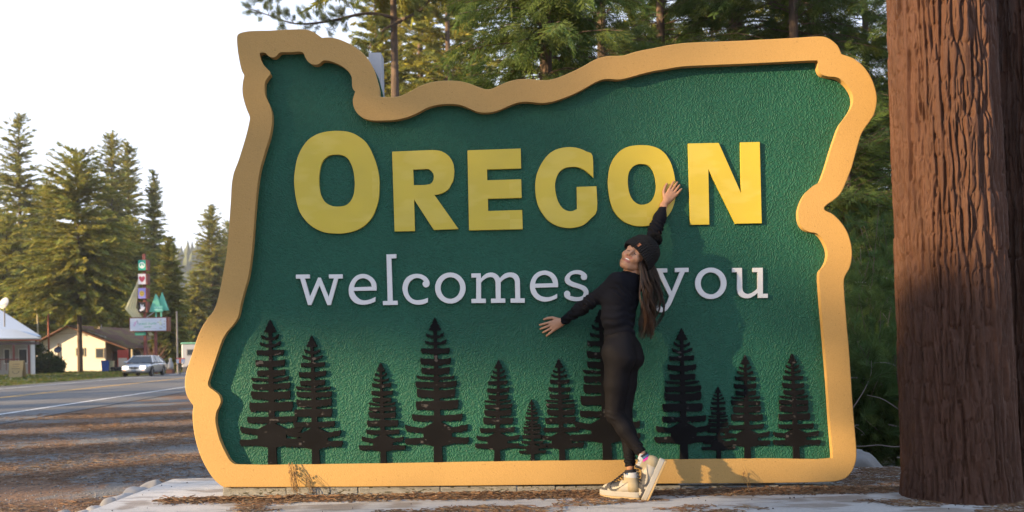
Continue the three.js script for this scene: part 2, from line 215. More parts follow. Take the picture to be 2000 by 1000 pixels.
// letters, traced glyph by glyph: [crop origin u, v, scale, outline, holes]
const letterYellow = mat(1, 1, 1, 0.46, { map: withRepeat(tex(512, 512, (x, y) => { const a = fbm(x * 4, y * 4, 3, 4, 4), s = sstep(0.58, 0.75, fbm(x * 3, y * 9, 13, 4)), k = 0.9 + 0.2 * a; return [mix(0.50, 0.53, s) * k, mix(0.38, 0.41, s) * k, mix(0.022, 0.045, s) * k]; }), 1 / 0.9), roughnessMap: withRepeat(tex(256, 256, (x, y) => 0.75 + 0.5 * fbm(x * 8, y * 8, 4, 4, 8) - 0.25, false), 1 / 0.7) });
const letterWhite = mat(0.58, 0.585, 0.59, 0.45);
const el = (cx, cy, rx, ry, n = 40) => Array.from({ length: n }, (_, i) => [cx + rx * Math.cos(i / n * 6.28319), cy + ry * Math.sin(i / n * 6.28319)]);
const glyphs = [
  ['O', 560, 240, 4.544, 1, [[460, 70], [560, 82], [640, 120], [710, 180], [760, 270], [800, 380], [820, 480], [823, 580], [815, 680], [790, 770], [750, 850], [680, 920], [600, 960], [500, 981], [430, 982], [330, 970], [240, 930], [170, 870], [115, 790], [85, 690], [70, 590], [65, 500], [75, 400], [95, 310], [130, 230], [190, 150], [270, 100], [360, 76]], [[440, 278], [510, 290], [555, 330], [590, 410], [604, 500], [605, 570], [595, 640], [565, 700], [520, 735], [450, 745], [390, 735], [335, 700], [300, 640], [287, 570], [284, 490], [295, 400], [320, 335], [370, 290]]],
  ['R', 560, 240, 4.544, 0, [[935, 255], [1290, 240], [1335, 243], [1370, 250], [1408, 268], [1440, 295], [1464, 328], [1480, 365], [1488, 430], [1484, 478], [1475, 520], [1440, 585], [1412, 608], [1380, 625], [1345, 635], [1312, 640], [1525, 942], [1305, 950], [1130, 680], [1138, 960], [957, 964]], [[1120, 413], [1240, 406], [1265, 411], [1285, 425], [1300, 445], [1307, 470], [1306, 495], [1300, 515], [1288, 533], [1270, 545], [1220, 553], [1124, 555]]],
  ['E', 900, 260, 5, 0, [[65, 167], [585, 150], [590, 345], [257, 355], [259, 460], [590, 450], [595, 632], [265, 642], [267, 760], [600, 750], [605, 938], [80, 950]]],
  ['G', 900, 260, 5, 2, [[1287, 222], [1230, 180], [1150, 147], [1070, 136], [980, 145], [900, 175], [830, 235], [770, 330], [735, 430], [727, 530], [735, 630], [760, 720], [800, 790], [860, 860], [940, 905], [1030, 926], [1120, 922], [1200, 895], [1270, 835], [1331, 750], [1325, 518], [1132, 525], [1135, 740], [1100, 758], [1060, 762], [1010, 745], [965, 695], [935, 620], [920, 520], [930, 450], [960, 385], [1010, 345], [1080, 330], [1150, 335], [1220, 370], [1295, 435]]],
  ['O', 1170, 260, 5, 1, [[430, 117], [510, 125], [590, 155], [650, 205], [700, 285], [730, 380], [747, 480], [750, 560], [745, 640], [720, 730], [680, 800], [620, 860], [540, 895], [430, 910], [340, 903], [250, 868], [180, 810], [130, 730], [100, 620], [87, 500], [90, 420], [105, 330], [140, 250], [200, 180], [270, 137], [350, 120]], [[420, 298], [480, 312], [520, 350], [548, 420], [560, 500], [557, 560], [540, 620], [510, 665], [470, 692], [420, 702], [370, 690], [325, 650], [295, 590], [280, 510], [280, 430], [295, 370], [330, 325], [370, 303]]],
  ['N', 1170, 260, 5, 0, [[870, 101], [1170, 95], [1388, 588], [1380, 90], [1570, 86], [1590, 880], [1332, 885], [1068, 350], [1078, 893], [890, 895]]],
  ['w', 560, 480, 6.667, 0, [[118, 375], [297, 373], [299, 425], [236, 427], [302, 662], [408, 414], [440, 414], [545, 665], [614, 425], [550, 425], [547, 373], [727, 371], [728, 425], [668, 428], [574, 772], [528, 772], [425, 515], [318, 772], [276, 773], [174, 428], [119, 428]]],
  ['e', 560, 480, 6.667, 2, [[1168, 583], [1170, 540], [1160, 480], [1120, 420], [1060, 380], [995, 366], [930, 378], [870, 420], [825, 490], [807, 560], [812, 640], [845, 705], [900, 750], [980, 768], [1060, 760], [1110, 745], [1153, 725], [1155, 666], [1100, 692], [1050, 707], [1000, 710], [950, 695], [905, 655], [880, 615], [872, 588]], [[875, 540], [890, 490], [930, 442], [990, 422], [1050, 440], [1090, 480], [1107, 532]]],
  ['l', 560, 480, 6.667, 0, [[1298, 112], [1427, 108], [1427, 162], [1362, 165], [1380, 716], [1443, 714], [1445, 770], [1253, 774], [1250, 720], [1313, 718]]],
  ['c', 560, 480, 6.667, 2, [[1840, 676], [1835, 738], [1780, 760], [1710, 768], [1640, 755], [1570, 710], [1525, 640], [1506, 560], [1520, 480], [1560, 415], [1620, 378], [1690, 365], [1760, 375], [1820, 410], [1855, 460], [1860, 500], [1845, 530], [1815, 543], [1785, 532], [1767, 500], [1775, 475], [1788, 462], [1750, 432], [1700, 420], [1650, 432], [1600, 475], [1575, 540], [1578, 600], [1600, 655], [1640, 692], [1690, 708], [1750, 704], [1800, 692]]],
  ['o', 840, 500, 6.25, 0, el(247, 391, 187, 190), el(247, 390, 123, 135)],
  ['m', 840, 500, 6.25, 0, [[503, 213], [618, 211], [622, 275], [638, 252], [660, 232], [684, 215], [710, 205], [735, 201], [760, 202], [788, 209], [815, 225], [837, 246], [853, 270], [868, 250], [890, 230], [914, 214], [940, 205], [965, 200], [990, 200], [1022, 205], [1050, 217], [1070, 235], [1085, 258], [1094, 283], [1097, 310], [1101, 516], [1157, 516], [1157, 571], [983, 571], [981, 518], [1040, 518], [1036, 320], [1032, 301], [1025, 285], [1010, 267], [990, 258], [970, 257], [950, 262], [924, 272], [900, 285], [880, 302], [862, 320], [862, 518], [918, 518], [919, 571], [744, 574], [743, 520], [802, 520], [798, 320], [791, 295], [780, 275], [763, 261], [740, 257], [714, 260], [690, 268], [669, 280], [650, 295], [635, 310], [622, 325], [623, 520], [680, 520], [681, 574], [505, 575], [503, 524], [562, 522], [563, 264], [504, 264]]],
  ['e', 840, 500, 6.25, 2, [[1563, 380], [1563, 330], [1545, 265], [1500, 210], [1440, 183], [1385, 178], [1320, 195], [1260, 245], [1225, 320], [1220, 390], [1240, 460], [1290, 520], [1350, 550], [1410, 557], [1480, 545], [1552, 515], [1552, 460], [1500, 488], [1450, 501], [1400, 500], [1350, 485], [1310, 450], [1285, 400], [1283, 388]], [[1282, 338], [1300, 285], [1340, 245], [1390, 230], [1440, 240], [1480, 275], [1502, 332]]],
  ['s', 840, 500, 6.25, 1, [[1918, 258], [1910, 225], [1870, 190], [1820, 172], [1760, 175], [1700, 200], [1655, 245], [1644, 285], [1655, 325], [1690, 355], [1750, 380], [1820, 400], [1865, 425], [1877, 450], [1860, 485], [1820, 500], [1770, 500], [1735, 492], [1708, 487], [1712, 470], [1705, 440], [1675, 423], [1645, 435], [1635, 465], [1645, 500], [1685, 530], [1740, 548], [1800, 552], [1860, 540], [1915, 505], [1934, 460], [1930, 415], [1900, 375], [1850, 350], [1780, 328], [1725, 305], [1704, 280], [1712, 250], [1745, 225], [1800, 220], [1845, 235], [1842, 262], [1858, 288], [1885, 293], [1910, 282]]],
  ['y', 1260, 500, 7.692, 0, [[117, 185], [332, 185], [335, 245], [265, 248], [400, 535], [520, 240], [447, 242], [447, 180], [655, 175], [655, 240], [597, 242], [400, 700], [382, 738], [360, 770], [336, 802], [310, 825], [282, 841], [250, 847], [220, 844], [195, 832], [174, 814], [162, 790], [162, 770], [170, 755], [185, 743], [205, 738], [224, 743], [240, 755], [258, 778], [280, 762], [300, 740], [319, 713], [335, 680], [362, 605], [190, 250], [120, 250]]],
  ['o', 1260, 500, 7.692, 0, el(988, 410, 237, 237), el(988, 410, 156, 170)],
  ['u', 1260, 500, 7.692, 0, [[1308, 180], [1457, 178], [1462, 480], [1466, 508], [1475, 530], [1490, 549], [1510, 562], [1534, 569], [1560, 568], [1590, 560], [1620, 545], [1656, 520], [1690, 490], [1692, 242], [1618, 243], [1618, 178], [1770, 176], [1772, 567], [1845, 567], [1845, 630], [1697, 630], [1692, 553], [1658, 585], [1620, 610], [1586, 627], [1550, 635], [1514, 636], [1480, 630], [1448, 617], [1420, 595], [1401, 569], [1390, 540], [1385, 510], [1383, 480], [1385, 244], [1310, 244]]],
];
function cornered(pts, n) {                                               // smooths the gentle bends, keeps the sharp corners
  const out = [], N = pts.length, sharp = pts.map((p, i) => { const a = pts[(i + N - 1) % N], b = pts[(i + 1) % N], x1 = p[0] - a[0], y1 = p[1] - a[1], x2 = b[0] - p[0], y2 = b[1] - p[1]; return (x1 * x2 + y1 * y2) / (Math.hypot(x1, y1) * Math.hypot(x2, y2)) < 0.62; });
  for (let i = 0; i < N; i++) {
    const p1 = pts[i], p2 = pts[(i + 1) % N], p0 = sharp[i] ? [2 * p1[0] - p2[0], 2 * p1[1] - p2[1]] : pts[(i + N - 1) % N], p3 = sharp[(i + 1) % N] ? [2 * p2[0] - p1[0], 2 * p2[1] - p1[1]] : pts[(i + 2) % N];
    for (let k = 0; k < n; k++) { const t = k / n, f = (a, b, c, d) => 0.5 * (2 * b + (c - a) * t + (2 * a - 5 * b + 4 * c - d) * t * t + (3 * b - a - 3 * c + d) * t * t * t); out.push([f(p0[0], p1[0], p2[0], p3[0]), f(p0[1], p1[1], p2[1], p3[1])]); }
  }
  return out;
}
const ZL = ZP + 0.02;
for (const [ch, ou, ov, sc, sm, outer, hole] of glyphs) {
  const map = (q) => onPlane((sm ? cornered(q, 3) : q).map(([x, y]) => [ou + x / sc, ov + y / sc]), ZL), big = ch === ch.toUpperCase();
  part(sign, 'letter', plate(map(outer), hole ? [onPlane((sm || hole.length < 20 ? cornered(hole, 3) : hole).map(([x, y]) => [ou + x / sc, ov + y / sc]), ZL)] : [], ZP + 0.002, ZL, 0.0015), big ? letterYellow : letterWhite, `${big ? 'bold yellow capital' : 'pale grey slab serif lowercase'} letter ${ch}`);
}

// tree cut-outs along the bottom: rows of branches, [top, bottom, half width, tip rise] on a tree of height 1
const rows = [[0.118, 0.146, 0.062, 0.018], [0.164, 0.193, 0.077, 0.016], [0.206, 0.25, 0.098, 0.004], [0.28, 0.33, 0.108, 0.008], [0.345, 0.395, 0.1, 0.004], [0.404, 0.432, 0.135, 0.012], [0.438, 0.488, 0.14, 0.004], [0.497, 0.56, 0.137, 0.01], [0.566, 0.637, 0.153, 0.0], [0.668, 0.72, 0.172, 0.006], [0.752, 0.80, 0.22, 0.018], [0.818, 0.872, 0.232, 0.0]];
const blackMetal = new THREE.MeshPhysicalMaterial({ roughness: 0.8, specularIntensity: 0.15, side: THREE.DoubleSide, map: withRepeat(tex(512, 512, (x, y) => { const a = fbm(x * 6, y * 6, 4, 4, 6), s = sstep(0.78, 0.83, fbm(x * 16, y * 30, 9, 3)), k = 0.004 + 0.005 * a; return [mix(k * 0.95, 0.05, s), mix(k * 0.95, 0.048, s), mix(k * 1.1, 0.048, s)]; }), 1 / 0.8) });
const cutouts = [[527, 624, 532, 907], [608, 655, 617, 906.5], [743, 708, 749, 905], [849, 620, 856, 904.5], [973.7, 702, 971, 902], [1038, 780, 1040.5, 901.5], [1091, 700, 1098.5, 901], [1172, 603, 1187, 900], [1331.5, 641, 1336.6, 898], [1402.6, 755, 1404.4, 897.5], [1455.4, 693, 1461, 897], [1547.5, 691, 1556.5, 896]];
cutouts.forEach(([ua, va, ub, vb], n) => {
  const r = rng(500 + n), z = ZP + 0.014 + (n % 3) * 0.003, a = P(ua, va, z), b = P(ub, vb, z), H = a.y - b.y;
  const half = (y) => (y < 0.2 ? 0.012 : y > 0.75 && y < 0.88 ? 0.10 : mix(0.012, 0.031, (y - 0.2) / 0.8)), side = (s) => {
    const q = [[0, 0]];
    q.push([0.009, 0.014], [0.02, 0.036], [0.016, 0.04], [0.034, 0.058], [0.03, 0.066], [0.044, 0.08], [0.04, 0.088], [0.014, 0.092]);
    for (const [t0, t1, w, rise] of rows) {
      const W = w * (0.94 + 0.12 * r()), n1 = 5, jag = () => (r() - 0.5) * 0.011, in0 = half((t0 + t1) / 2), up = rise + 0.01 * (r() - 0.5);
      q.push([half(t0), t0 + 0.004]);
      for (let i = 1; i < n1; i++) q.push([mix(in0, W, i / n1), t0 + 0.006 - up * i / n1 + jag() * 0.5]);
      q.push([W * 0.985, t0 + 0.004 - up + jag() * 0.4], [W, mix(t0, t1, 0.5) - up], [W * (0.93 + 0.05 * r()), t1 - 0.008 - up * 0.8]);
      for (let i = n1 - 1; i > 0; i--) { q.push([mix(in0, W, (i + 0.35) / n1), t1 - 0.001 - up * 0.8 * i / n1 + jag() * 0.7]); q.push([mix(in0, W, i / n1), t1 - 0.007 - up * 0.8 * i / n1 + jag()]); }
      q.push([half(t1), t1 - 0.002]);
    }
    q.push([0.029, 0.885], [0.033, 1]);
    for (let i = 1; i < q.length; i++) if (q[i][1] < q[i - 1][1] && q[i][0] < 0.04) q[i][1] = q[i - 1][1] + 0.0005;
    return q.map(([x, y]) => [s * x, y]);
  };
  const R = side(1), L = side(-1); L.shift();
  const pts = [...R, ...L.reverse()].map(([x, y]) => new THREE.Vector2(mix(a.x, b.x, y) + x * H * 0.98, a.y - y * H));
  part(sign, 'tree_cutout', plate(pts, [], ZP + 0.001, z, 0.0012), blackMetal, 'black metal conifer silhouette');
});
// footing under the frame, post behind it
const footTex = tex(512, 512, (x, y) => { const a = fbm(x * 8, y * 8, 4, 5, 8), m = sstep(0.6, 0.72, fbm(x * 12, y * 5, 19, 4)), k = 0.34 + 0.3 * (a - 0.5); return [mix(k, 0.09, m), mix(k * 0.99, 0.085, m), mix(k * 0.93, 0.05, m)]; });
const footMat = mat(1, 1, 1, 0.9, { map: withRepeat(footTex, 1 / 0.9), bumpMap: withRepeat(stuccoBump, 1 / 1.3), bumpScale: 0.008 });
{
  const r = rng(9), us = [436, 560, 700, 860, 1010, 1085, 1190, 1330, 1522, 1600, 1644];
  for (let i = 0; i + 1 < us.length; i++) {
    const a = P(us[i] + (i ? 0.6 : 0), 960, -0.03), b = P(us[i + 1] - 0.6, 960, -0.03), top = P((us[i] + us[i + 1]) / 2, 950, ZF).y - 0.002;
    const g = rbox(b.x - a.x, top + 0.02, 0.2 + 0.008 * r(), 0.006, (a.x + b.x) / 2, (top - 0.02) / 2, -0.12);
    const p = g.attributes.position; for (let k = 0; k < p.count; k++) { const e = noise(p.getX(k) * 18, p.getY(k) * 18, i) - 0.5; p.setZ(k, p.getZ(k) + e * 0.012); }
    part(sign, 'footing_block', g, footMat, 'whitewashed concrete footing under the tan border');
  }
  const t = P(735, 109, -0.26), w = 0.085;
  part(sign, 'support_post', rbox(w, t.y + 0.2, 0.13, 0.004, t.x, (t.y - 0.2) / 2, -0.26), mat(0.36, 0.38, 0.42, 0.6), 'plain grey square post behind the border');
  const t2 = P(1400, 190, -0.26);
  part(sign, 'support_post', rbox(w, t2.y + 0.2, 0.13, 0.004, t2.x, (t2.y - 0.2) / 2, -0.26), mat(0.36, 0.38, 0.42, 0.6));
}
// dry tufts caught on the border
{
  const tuft = (u, v0, v1, n, w, seed, label) => {
    const r = rng(seed), l = [], base = P(u, v1, 0.02); for (let i = 0; i < n; i++) { const top = P(u + (r() - 0.5) * w * 0.8 - 6 * r(), mix(v0, v1, r() * 0.6), 0.012 + r() * 0.02), bot = P(u + (r() - 0.5) * w + 6, v1 + (r() - 0.6) * 6, 0.03 + r() * 0.03); const m = top.clone().lerp(bot, 0.5).add(V((r() - 0.5) * 0.02, 0, 0.015)); l.push(tube([top, m, bot], 0.0011, 6, 4)); }
    for (let i = 0; i < n / 2; i++) { const c = P(u + (r() - 0.5) * w * 0.7 - 3, mix(v0, v1, 0.1 + 0.5 * r()), 0.02); l.push(new THREE.SphereGeometry(0.004, 5, 4).scale(1, 2.4, 1).translate(c.x, c.y, c.z)); }
    const g = merge(l).translate(-base.x, -base.y, -base.z); return single('dry_grass', g, mat(0.2, 0.12, 0.05, 0.9), label, 'dry grass', undefined, base);
  };
  tuft(574, 900, 962, 26, 20, 31, 'tall dry straw tuft leaning on the tan border');
  tuft(605, 920, 962, 7, 14, 32, 'thin dry stalks beside the tall straw tuft');
  tuft(1457, 913, 955, 6, 8, 33, 'small dark dry sprig against the sunlit border end');
}

// ---------------------------------------------------------------- the big bark-covered posts and stones
function barkLog(u, base, r0, r1, h, lean, seed, label) {
  const o = thing('log_post', label, 'log post', [base.x, 0, base.z]);
  const NS = 420, NH = 560, pos = new Float32Array((NS + 1) * (NH + 1) * 3), uv = new Float32Array((NS + 1) * (NH + 1) * 2), col = new Float32Array((NS + 1) * (NH + 1) * 3), idx = [];
  for (let j = 0; j <= NH; j++) for (let i = 0; i <= NS; i++) {
    const y = j / NH * h, a = (i % NS) / NS * Math.PI * 2, R = mix(r0, r1, j / NH), ca = Math.cos(a), sa = Math.sin(a);
    const wob = 0.16 * (fbm(ca * 3 + 9, sa * 3 + y * 2.2, seed, 3) - 0.5) + 0.05 * (noise(ca * 9, y * 9, seed + sa * 9) - 0.5);
    const A = a + wob * 0.55, c2 = Math.cos(A) * 13, s2 = Math.sin(A) * 13;
    const n1 = noise(c2 + 40, y * 2.4, s2 + seed), n2 = noise(c2 * 2.0, y * 9 + 7, s2 * 2.0 + seed), n3 = noise(ca * 70, y * 60, sa * 70 + seed);
    const ridge = 1 - Math.abs(2 * n1 - 1), r2 = 1 - Math.abs(2 * n2 - 1);
    const deep = sstep(0.62, 0.98, ridge) * 0.75 + sstep(0.72, 1, r2) * 0.45;
    const d = 0.004 - 0.026 * deep + 0.006 * (n2 - 0.5) + 0.0035 * (n3 - 0.5), k = (j * (NS + 1) + i) * 3, rr = R + d + 0.02 * Math.exp(-y * 9);
    pos[k] = ca * rr + lean[0] * y; pos[k + 1] = y - 0.02; pos[k + 2] = sa * rr + lean[1] * y;
    uv[k / 3 * 2] = i / NS * 2 * Math.PI * r0; uv[k / 3 * 2 + 1] = y;
    const t = 0.82 + 0.5 * (fbm(ca * 4, y * 3, sa * 4 + seed, 3) - 0.5) + 0.25 * (n3 - 0.5); col[k] = 0.078 * t; col[k + 1] = 0.036 * t; col[k + 2] = 0.0225 * t;
  }
  for (let j = 0; j < NH; j++) for (let i = 0; i < NS; i++) { const a = j * (NS + 1) + i, b = a + 1, c = a + NS + 1, d = c + 1; idx.push(a, c, b, b, c, d); }
  const g = new THREE.BufferGeometry(); g.setAttribute('position', new THREE.BufferAttribute(pos, 3)); g.setAttribute('uv', new THREE.BufferAttribute(uv, 2)); g.setAttribute('color', new THREE.BufferAttribute(col, 3)); g.setIndex(idx); g.computeVertexNormals();
  part(o, 'bark', g, dim(1, 1, 1, 0.55, { vertexColors: true, bumpMap: withRepeat(grit, 1 / 0.25), bumpScale: 0.003 }));
  part(o, 'top', new THREE.CircleGeometry(r1, 32).rotateX(-Math.PI / 2).translate(lean[0] * h, h - 0.03, lean[1] * h), mat(0.2, 0.12, 0.07, 0.9));
  return o;
}
barkLog(0, V(2.742, 0, 0.32), 0.327, 0.29, 3.9, [-0.026, 0], 3, 'huge reddish brown bark covered log post standing closest to the sign');
barkLog(0, V(3.56, 0, 0.0), 0.30, 0.27, 3.9, [-0.03, 0], 8, 'dark bark covered log post standing behind the first log post');

const stoneGeo = (seed, sx, sy, sz) => { const g = mergeVertices(new THREE.IcosahedronGeometry(1, 4).deleteAttribute('normal').deleteAttribute('uv')), p = g.attributes.position; for (let i = 0; i < p.count; i++) { const x = p.getX(i), y = p.getY(i), z = p.getZ(i), k = 0.62 + 0.75 * fbm(x * 1.5 + seed * 5, y * 1.5, z * 1.5, 3) + 0.03 * noise(x * 9, y * 9, z * 9); p.setXYZ(i, x * k * sx, y * k * sy, z * k * sz); } g.computeVertexNormals(); return g; };
{
  const r = rng(41), sm = [0, 1, 2].map((i) => mat(0.22 + 0.05 * i, 0.215 + 0.045 * i, 0.21 + 0.04 * i, 0.9, { bumpMap: withRepeat(grit, 2), bumpScale: 0.004 }));
  let z = -0.97;
  for (let i = 0; i < 11; i++) { const w = 0.09 + 0.06 * r(); z += w; const g = stoneGeo(i, 0.08 + 0.05 * r(), 0.12, w * (0.95 + 0.3 * r())); single('edge_stone', g, sm[i % 3], 'rounded grey cobble set along the end edge of the concrete pad', 'stone', 'cobbles edging the concrete pad', [-2.69 - 0.02 * r(), -0.135 + 0.03 * r(), z]); z += w * 0.8; }
  for (let i = 0; i < 3; i++) single('edge_stone', stoneGeo(20 + i, 0.13, 0.12, 0.08), sm[i % 3], 'rounded grey cobble behind the back edge of the pad, past the border', 'stone', 'cobbles behind the pad', [-2.3 + i * 0.28, -0.15, -1.11]);
  const b = G(1738, 925, 0); single('boulder', stoneGeo(33, 0.19, 0.16, 0.14), sm[0], 'low rounded boulder behind the pad between sign and log post', 'stone', undefined, [b.x, -0.07, -1.24]);
}

// ---------------------------------------------------------------- foliage
function leafGeo(list) {                                                 // list of [base, tip, half width, normal-ish] as slim kites
  const pos = [], idx = []; const d = new THREE.Vector3(), s = new THREE.Vector3(), m = new THREE.Vector3();
  for (const [a, b, w, up] of list) { d.subVectors(b, a); s.crossVectors(d, up).normalize().multiplyScalar(w); m.copy(a).addScaledVector(d, 0.45); const k = pos.length / 3; pos.push(a.x, a.y, a.z, m.x + s.x, m.y + s.y, m.z + s.z, b.x, b.y, b.z, m.x - s.x, m.y - s.y, m.z - s.z); idx.push(k, k + 1, k + 2, k, k + 2, k + 3); }
  const g = new THREE.BufferGeometry(); g.setAttribute('position', new THREE.Float32BufferAttribute(pos, 3)); g.setIndex(idx); g.computeVertexNormals(); return g;
}
function firSpray(seed, n = 26) {                                        // a needled bough seen from afar, 1 m long along +x
  const r = rng(seed), l = []; l.push([V(0, 0, 0), V(1, -0.06, 0), 0.05, V(0, 1, 0)]);
  for (let i = 0; i < n; i++) { const t = 0.05 + 0.93 * (i / n), s = i % 2 ? 1 : -1, L = (0.5 - 0.32 * t) * (0.6 + 0.6 * r()), a = V(t, -0.06 * t, 0), b = V(t + L * (0.55 + 0.3 * r()), -0.06 * t + (r() - 0.62) * 0.3 * L * 1.6, s * L * (0.75 + 0.3 * r())); l.push([a, b, 0.034 + 0.026 * r(), V(r() - 0.5, (r() - 0.2) * 0.9, r() - 0.5)]); }
  return leafGeo(l);
}
function cedarSpray(seed) {                                              // flat feathery drooping frond, 1 unit long along +x
  const r = rng(seed), l = [], up = () => V((r() - 0.5) * 1.4, 0.6, (r() - 0.5) * 1.4); l.push([V(0, 0, 0), V(1, -0.28, 0), 0.008, V(0, 1, 0)]);
  const n = 15;
  for (let i = 0; i < n; i++) {
    const t = 0.08 + 0.9 * i / n, s = i % 2 ? 1 : -1, L = (0.52 - 0.36 * t) * (0.75 + 0.5 * r()), a = V(t, -0.28 * t * t, 0), b = V(t + L * 0.85, a.y - L * (0.12 + 0.35 * r()), s * L * 0.62);
    l.push([a, b, 0.011, up()]);
    const q = 7; for (let j = 0; j < q; j++) { const tt = 0.15 + 0.85 * j / q, s2 = j % 2 ? 1 : -1, c = a.clone().lerp(b, tt), d = b.clone().sub(a).normalize(), e = V(-d.z, 0, d.x).multiplyScalar(s2), M = L * (0.42 - 0.25 * tt) * (0.7 + 0.6 * r()); l.push([c, c.clone().addScaledVector(d, M * 0.9).addScaledVector(e, M * 0.5).add(V(0, -M * 0.3 * r(), 0)), 0.0105, up()]); }
  }
  return leafGeo(l);
}
function pineTuft(seed, n = 46) { const r = rng(seed), l = []; for (let i = 0; i < n; i++) { const t = r() * 0.5, a = V(t, 0, 0), th = r() * 6.283, sp = 0.35 + 0.6 * r(), L = 0.38 + 0.2 * r(); l.push([a, V(t + L * Math.cos(sp), L * Math.sin(sp) * Math.cos(th), L * Math.sin(sp) * Math.sin(th)), 0.012, V(r() - 0.5, r() - 0.5, r() - 0.5)]); } l.push([V(-0.3, 0, 0), V(0.55, 0, 0), 0.02, V(0, 1, 0)]); return leafGeo(l); }
const SPRAYS = { fir: [firSpray(1), firSpray(2)], cedar: [cedarSpray(3), cedarSpray(4)], pine: [pineTuft(5)] };
const leafMats = {};
const leafMat = (tr = 0.38) => leafMats[tr] ??= new THREE.MeshPhysicalMaterial({ color: 0xffffff, roughness: 0.9, side: THREE.DoubleSide, transmission: tr, thickness: 0, specularIntensity: 0.25 });
const barkTex = tex(512, 512, (x, y) => { const a = noise(x * 40, y * 8, 3, 0), b = fbm(x * 90, y * 30, 6, 3), k = 0.5 + 0.9 * a * b + 0.3 * b; return [0.105 * k, 0.08 * k, 0.065 * k]; });
const barkBump = tex(512, 512, (x, y) => clamp(0.2 + 0.8 * Math.abs(2 * noise(x * 30, y * 6, 3) - 1) * (0.6 + 0.6 * noise(x * 60, y * 40, 7))), false);
const trunkMat = mat(0.95, 0.88, 0.84, 0.95, { map: withRepeat(barkTex, 1, 1 / 1.4), bumpMap: withRepeat(barkBump, 1, 1 / 1.4), bumpScale: 0.04 }), trunkMats = [trunkMat, trunkMat, trunkMat];
const _m = new THREE.Matrix4(), _x = new THREE.Vector3(), _y = new THREE.Vector3(), _z = new THREE.Vector3();
function place(list, dir, up, at, size) { _x.copy(dir).normalize(); _z.crossVectors(_x, up).normalize(); _y.crossVectors(_z, _x); _m.makeBasis(_x, _y, _z).scale(V(size, size, size)).setPosition(at); list.push(_m.clone()); }
function instanced(parent, name, geos, m, list, colour, r) {
  geos.forEach((g, k) => {
    const mine = list.filter((_, i) => i % geos.length === k); if (!mine.length) return;
    const im = shade(new THREE.InstancedMesh(g, m, mine.length)); mine.forEach((q, i) => { im.setMatrixAt(i, q); const t = 0.65 + 0.75 * r(), w = r(); im.setColorAt(i, rgb(colour[0] * t * (0.9 + 0.35 * w), colour[1] * t, colour[2] * t * (1.1 - 0.3 * w))); });
    im.name = name; im.userData.kind = 'stuff'; parent.add(im);
  });
}
// a conifer: trunk, limbs, crown of boughs; h height, r crown radius, from: crown base as a share of h
function conifer({ name, label, group, at, h, r, from = 0.12, n = 1400, size = 1.1, colour = [0.09, 0.11, 0.035], seed = 1, kind = 'fir', trunkR = h * 0.012, bend = 0, power = 0.85, droop = 0.25, limbs = true, tone = 0, top = 0.04, fill = 0.3, gap = 0, tr = 0.38 }) {
  const q = rng(seed * 7919 + 13), o = thing(name, label, 'tree', at, 0, group), ctr = (t) => V(bend * t * t * h, t * h, bend * 0.4 * t * h);
  const pts = [0, 0.25, 0.5, 0.75, 1].map((t) => ctr(t)); pts[0].y = -0.3;
  part(o, 'trunk', tube(pts, trunkR, 24, 12, trunkR * 0.12), trunkMats[tone]);
  const list = [], lim = []; let count = 0, ring = 0;
  while (count < n && ring < 4000) {
    ring++; const t = from + (1 - from) * Math.pow(q(), 1.15) * 0.985, s = (t - from) / (1 - from), L = r * (top + (1 - top) * Math.pow(1 - s, power)) * (0.5 + 0.7 * q()) * (s < 0.12 ? 0.75 + 2 * s : 1), az = q() * 6.283;
    if (gap && noise(Math.cos(az) * 1.6 + seed, s * 9, Math.sin(az) * 1.6) < gap) continue;
    const rise = mix(0.05, 0.75, s * s) - droop * (1 - s) * (0.6 + 0.8 * q()), c = ctr(t), tip = c.clone().add(V(Math.cos(az) * L, L * rise, Math.sin(az) * L)), mid = c.clone().lerp(tip, 0.5).add(V(0, L * 0.10, 0));
    if (limbs && L > size * 0.7) lim.push(tube([c, mid, tip], Math.max(0.012, trunkR * 0.16 * (1 - s)), 4, 3, 0.006));
    const k = Math.max(2, Math.round(L / size * 3.4));
    for (let i = 0; i < k; i++) {
      const f = mix(fill, 1, (i + q()) / k), p = c.clone().multiplyScalar((1 - f) * (1 - f)).addScaledVector(mid, 2 * f * (1 - f)).addScaledVector(tip, f * f), dir = tip.clone().sub(c).normalize();
      dir.x += (q() - 0.5) * 1.3; dir.z += (q() - 0.5) * 1.3; dir.y += (q() - 0.5) * 0.5 - droop * 0.6;
      p.x -= dir.x * size * 0.35; p.y -= dir.y * size * 0.35; p.z -= dir.z * size * 0.35;
      place(list, dir, V((q() - 0.5) * 2, 1, (q() - 0.5) * 2), p, size * (0.6 + 0.7 * q()) * mix(1, 0.55, s * s)); count++;
    }
  }
  for (let i = 0; i < 10; i++) { const t = 1 - i * 0.006; place(list, V(q() - 0.5, 0.8, q() - 0.5), V(q(), 0.2, q()), ctr(t - 0.012), size * 0.4); }
  if (lim.length) part(o, 'limbs', merge(lim), trunkMats[tone]).userData.kind = 'stuff';
  instanced(o, 'crown', SPRAYS[kind], leafMat(tr), list, colour, q);
  return o;
}
const far = (u, vTop, d) => { const z = CAM.z - d, t = P(u, vTop, z); return { at: [t.x, YG, z], h: t.y - YG }; };
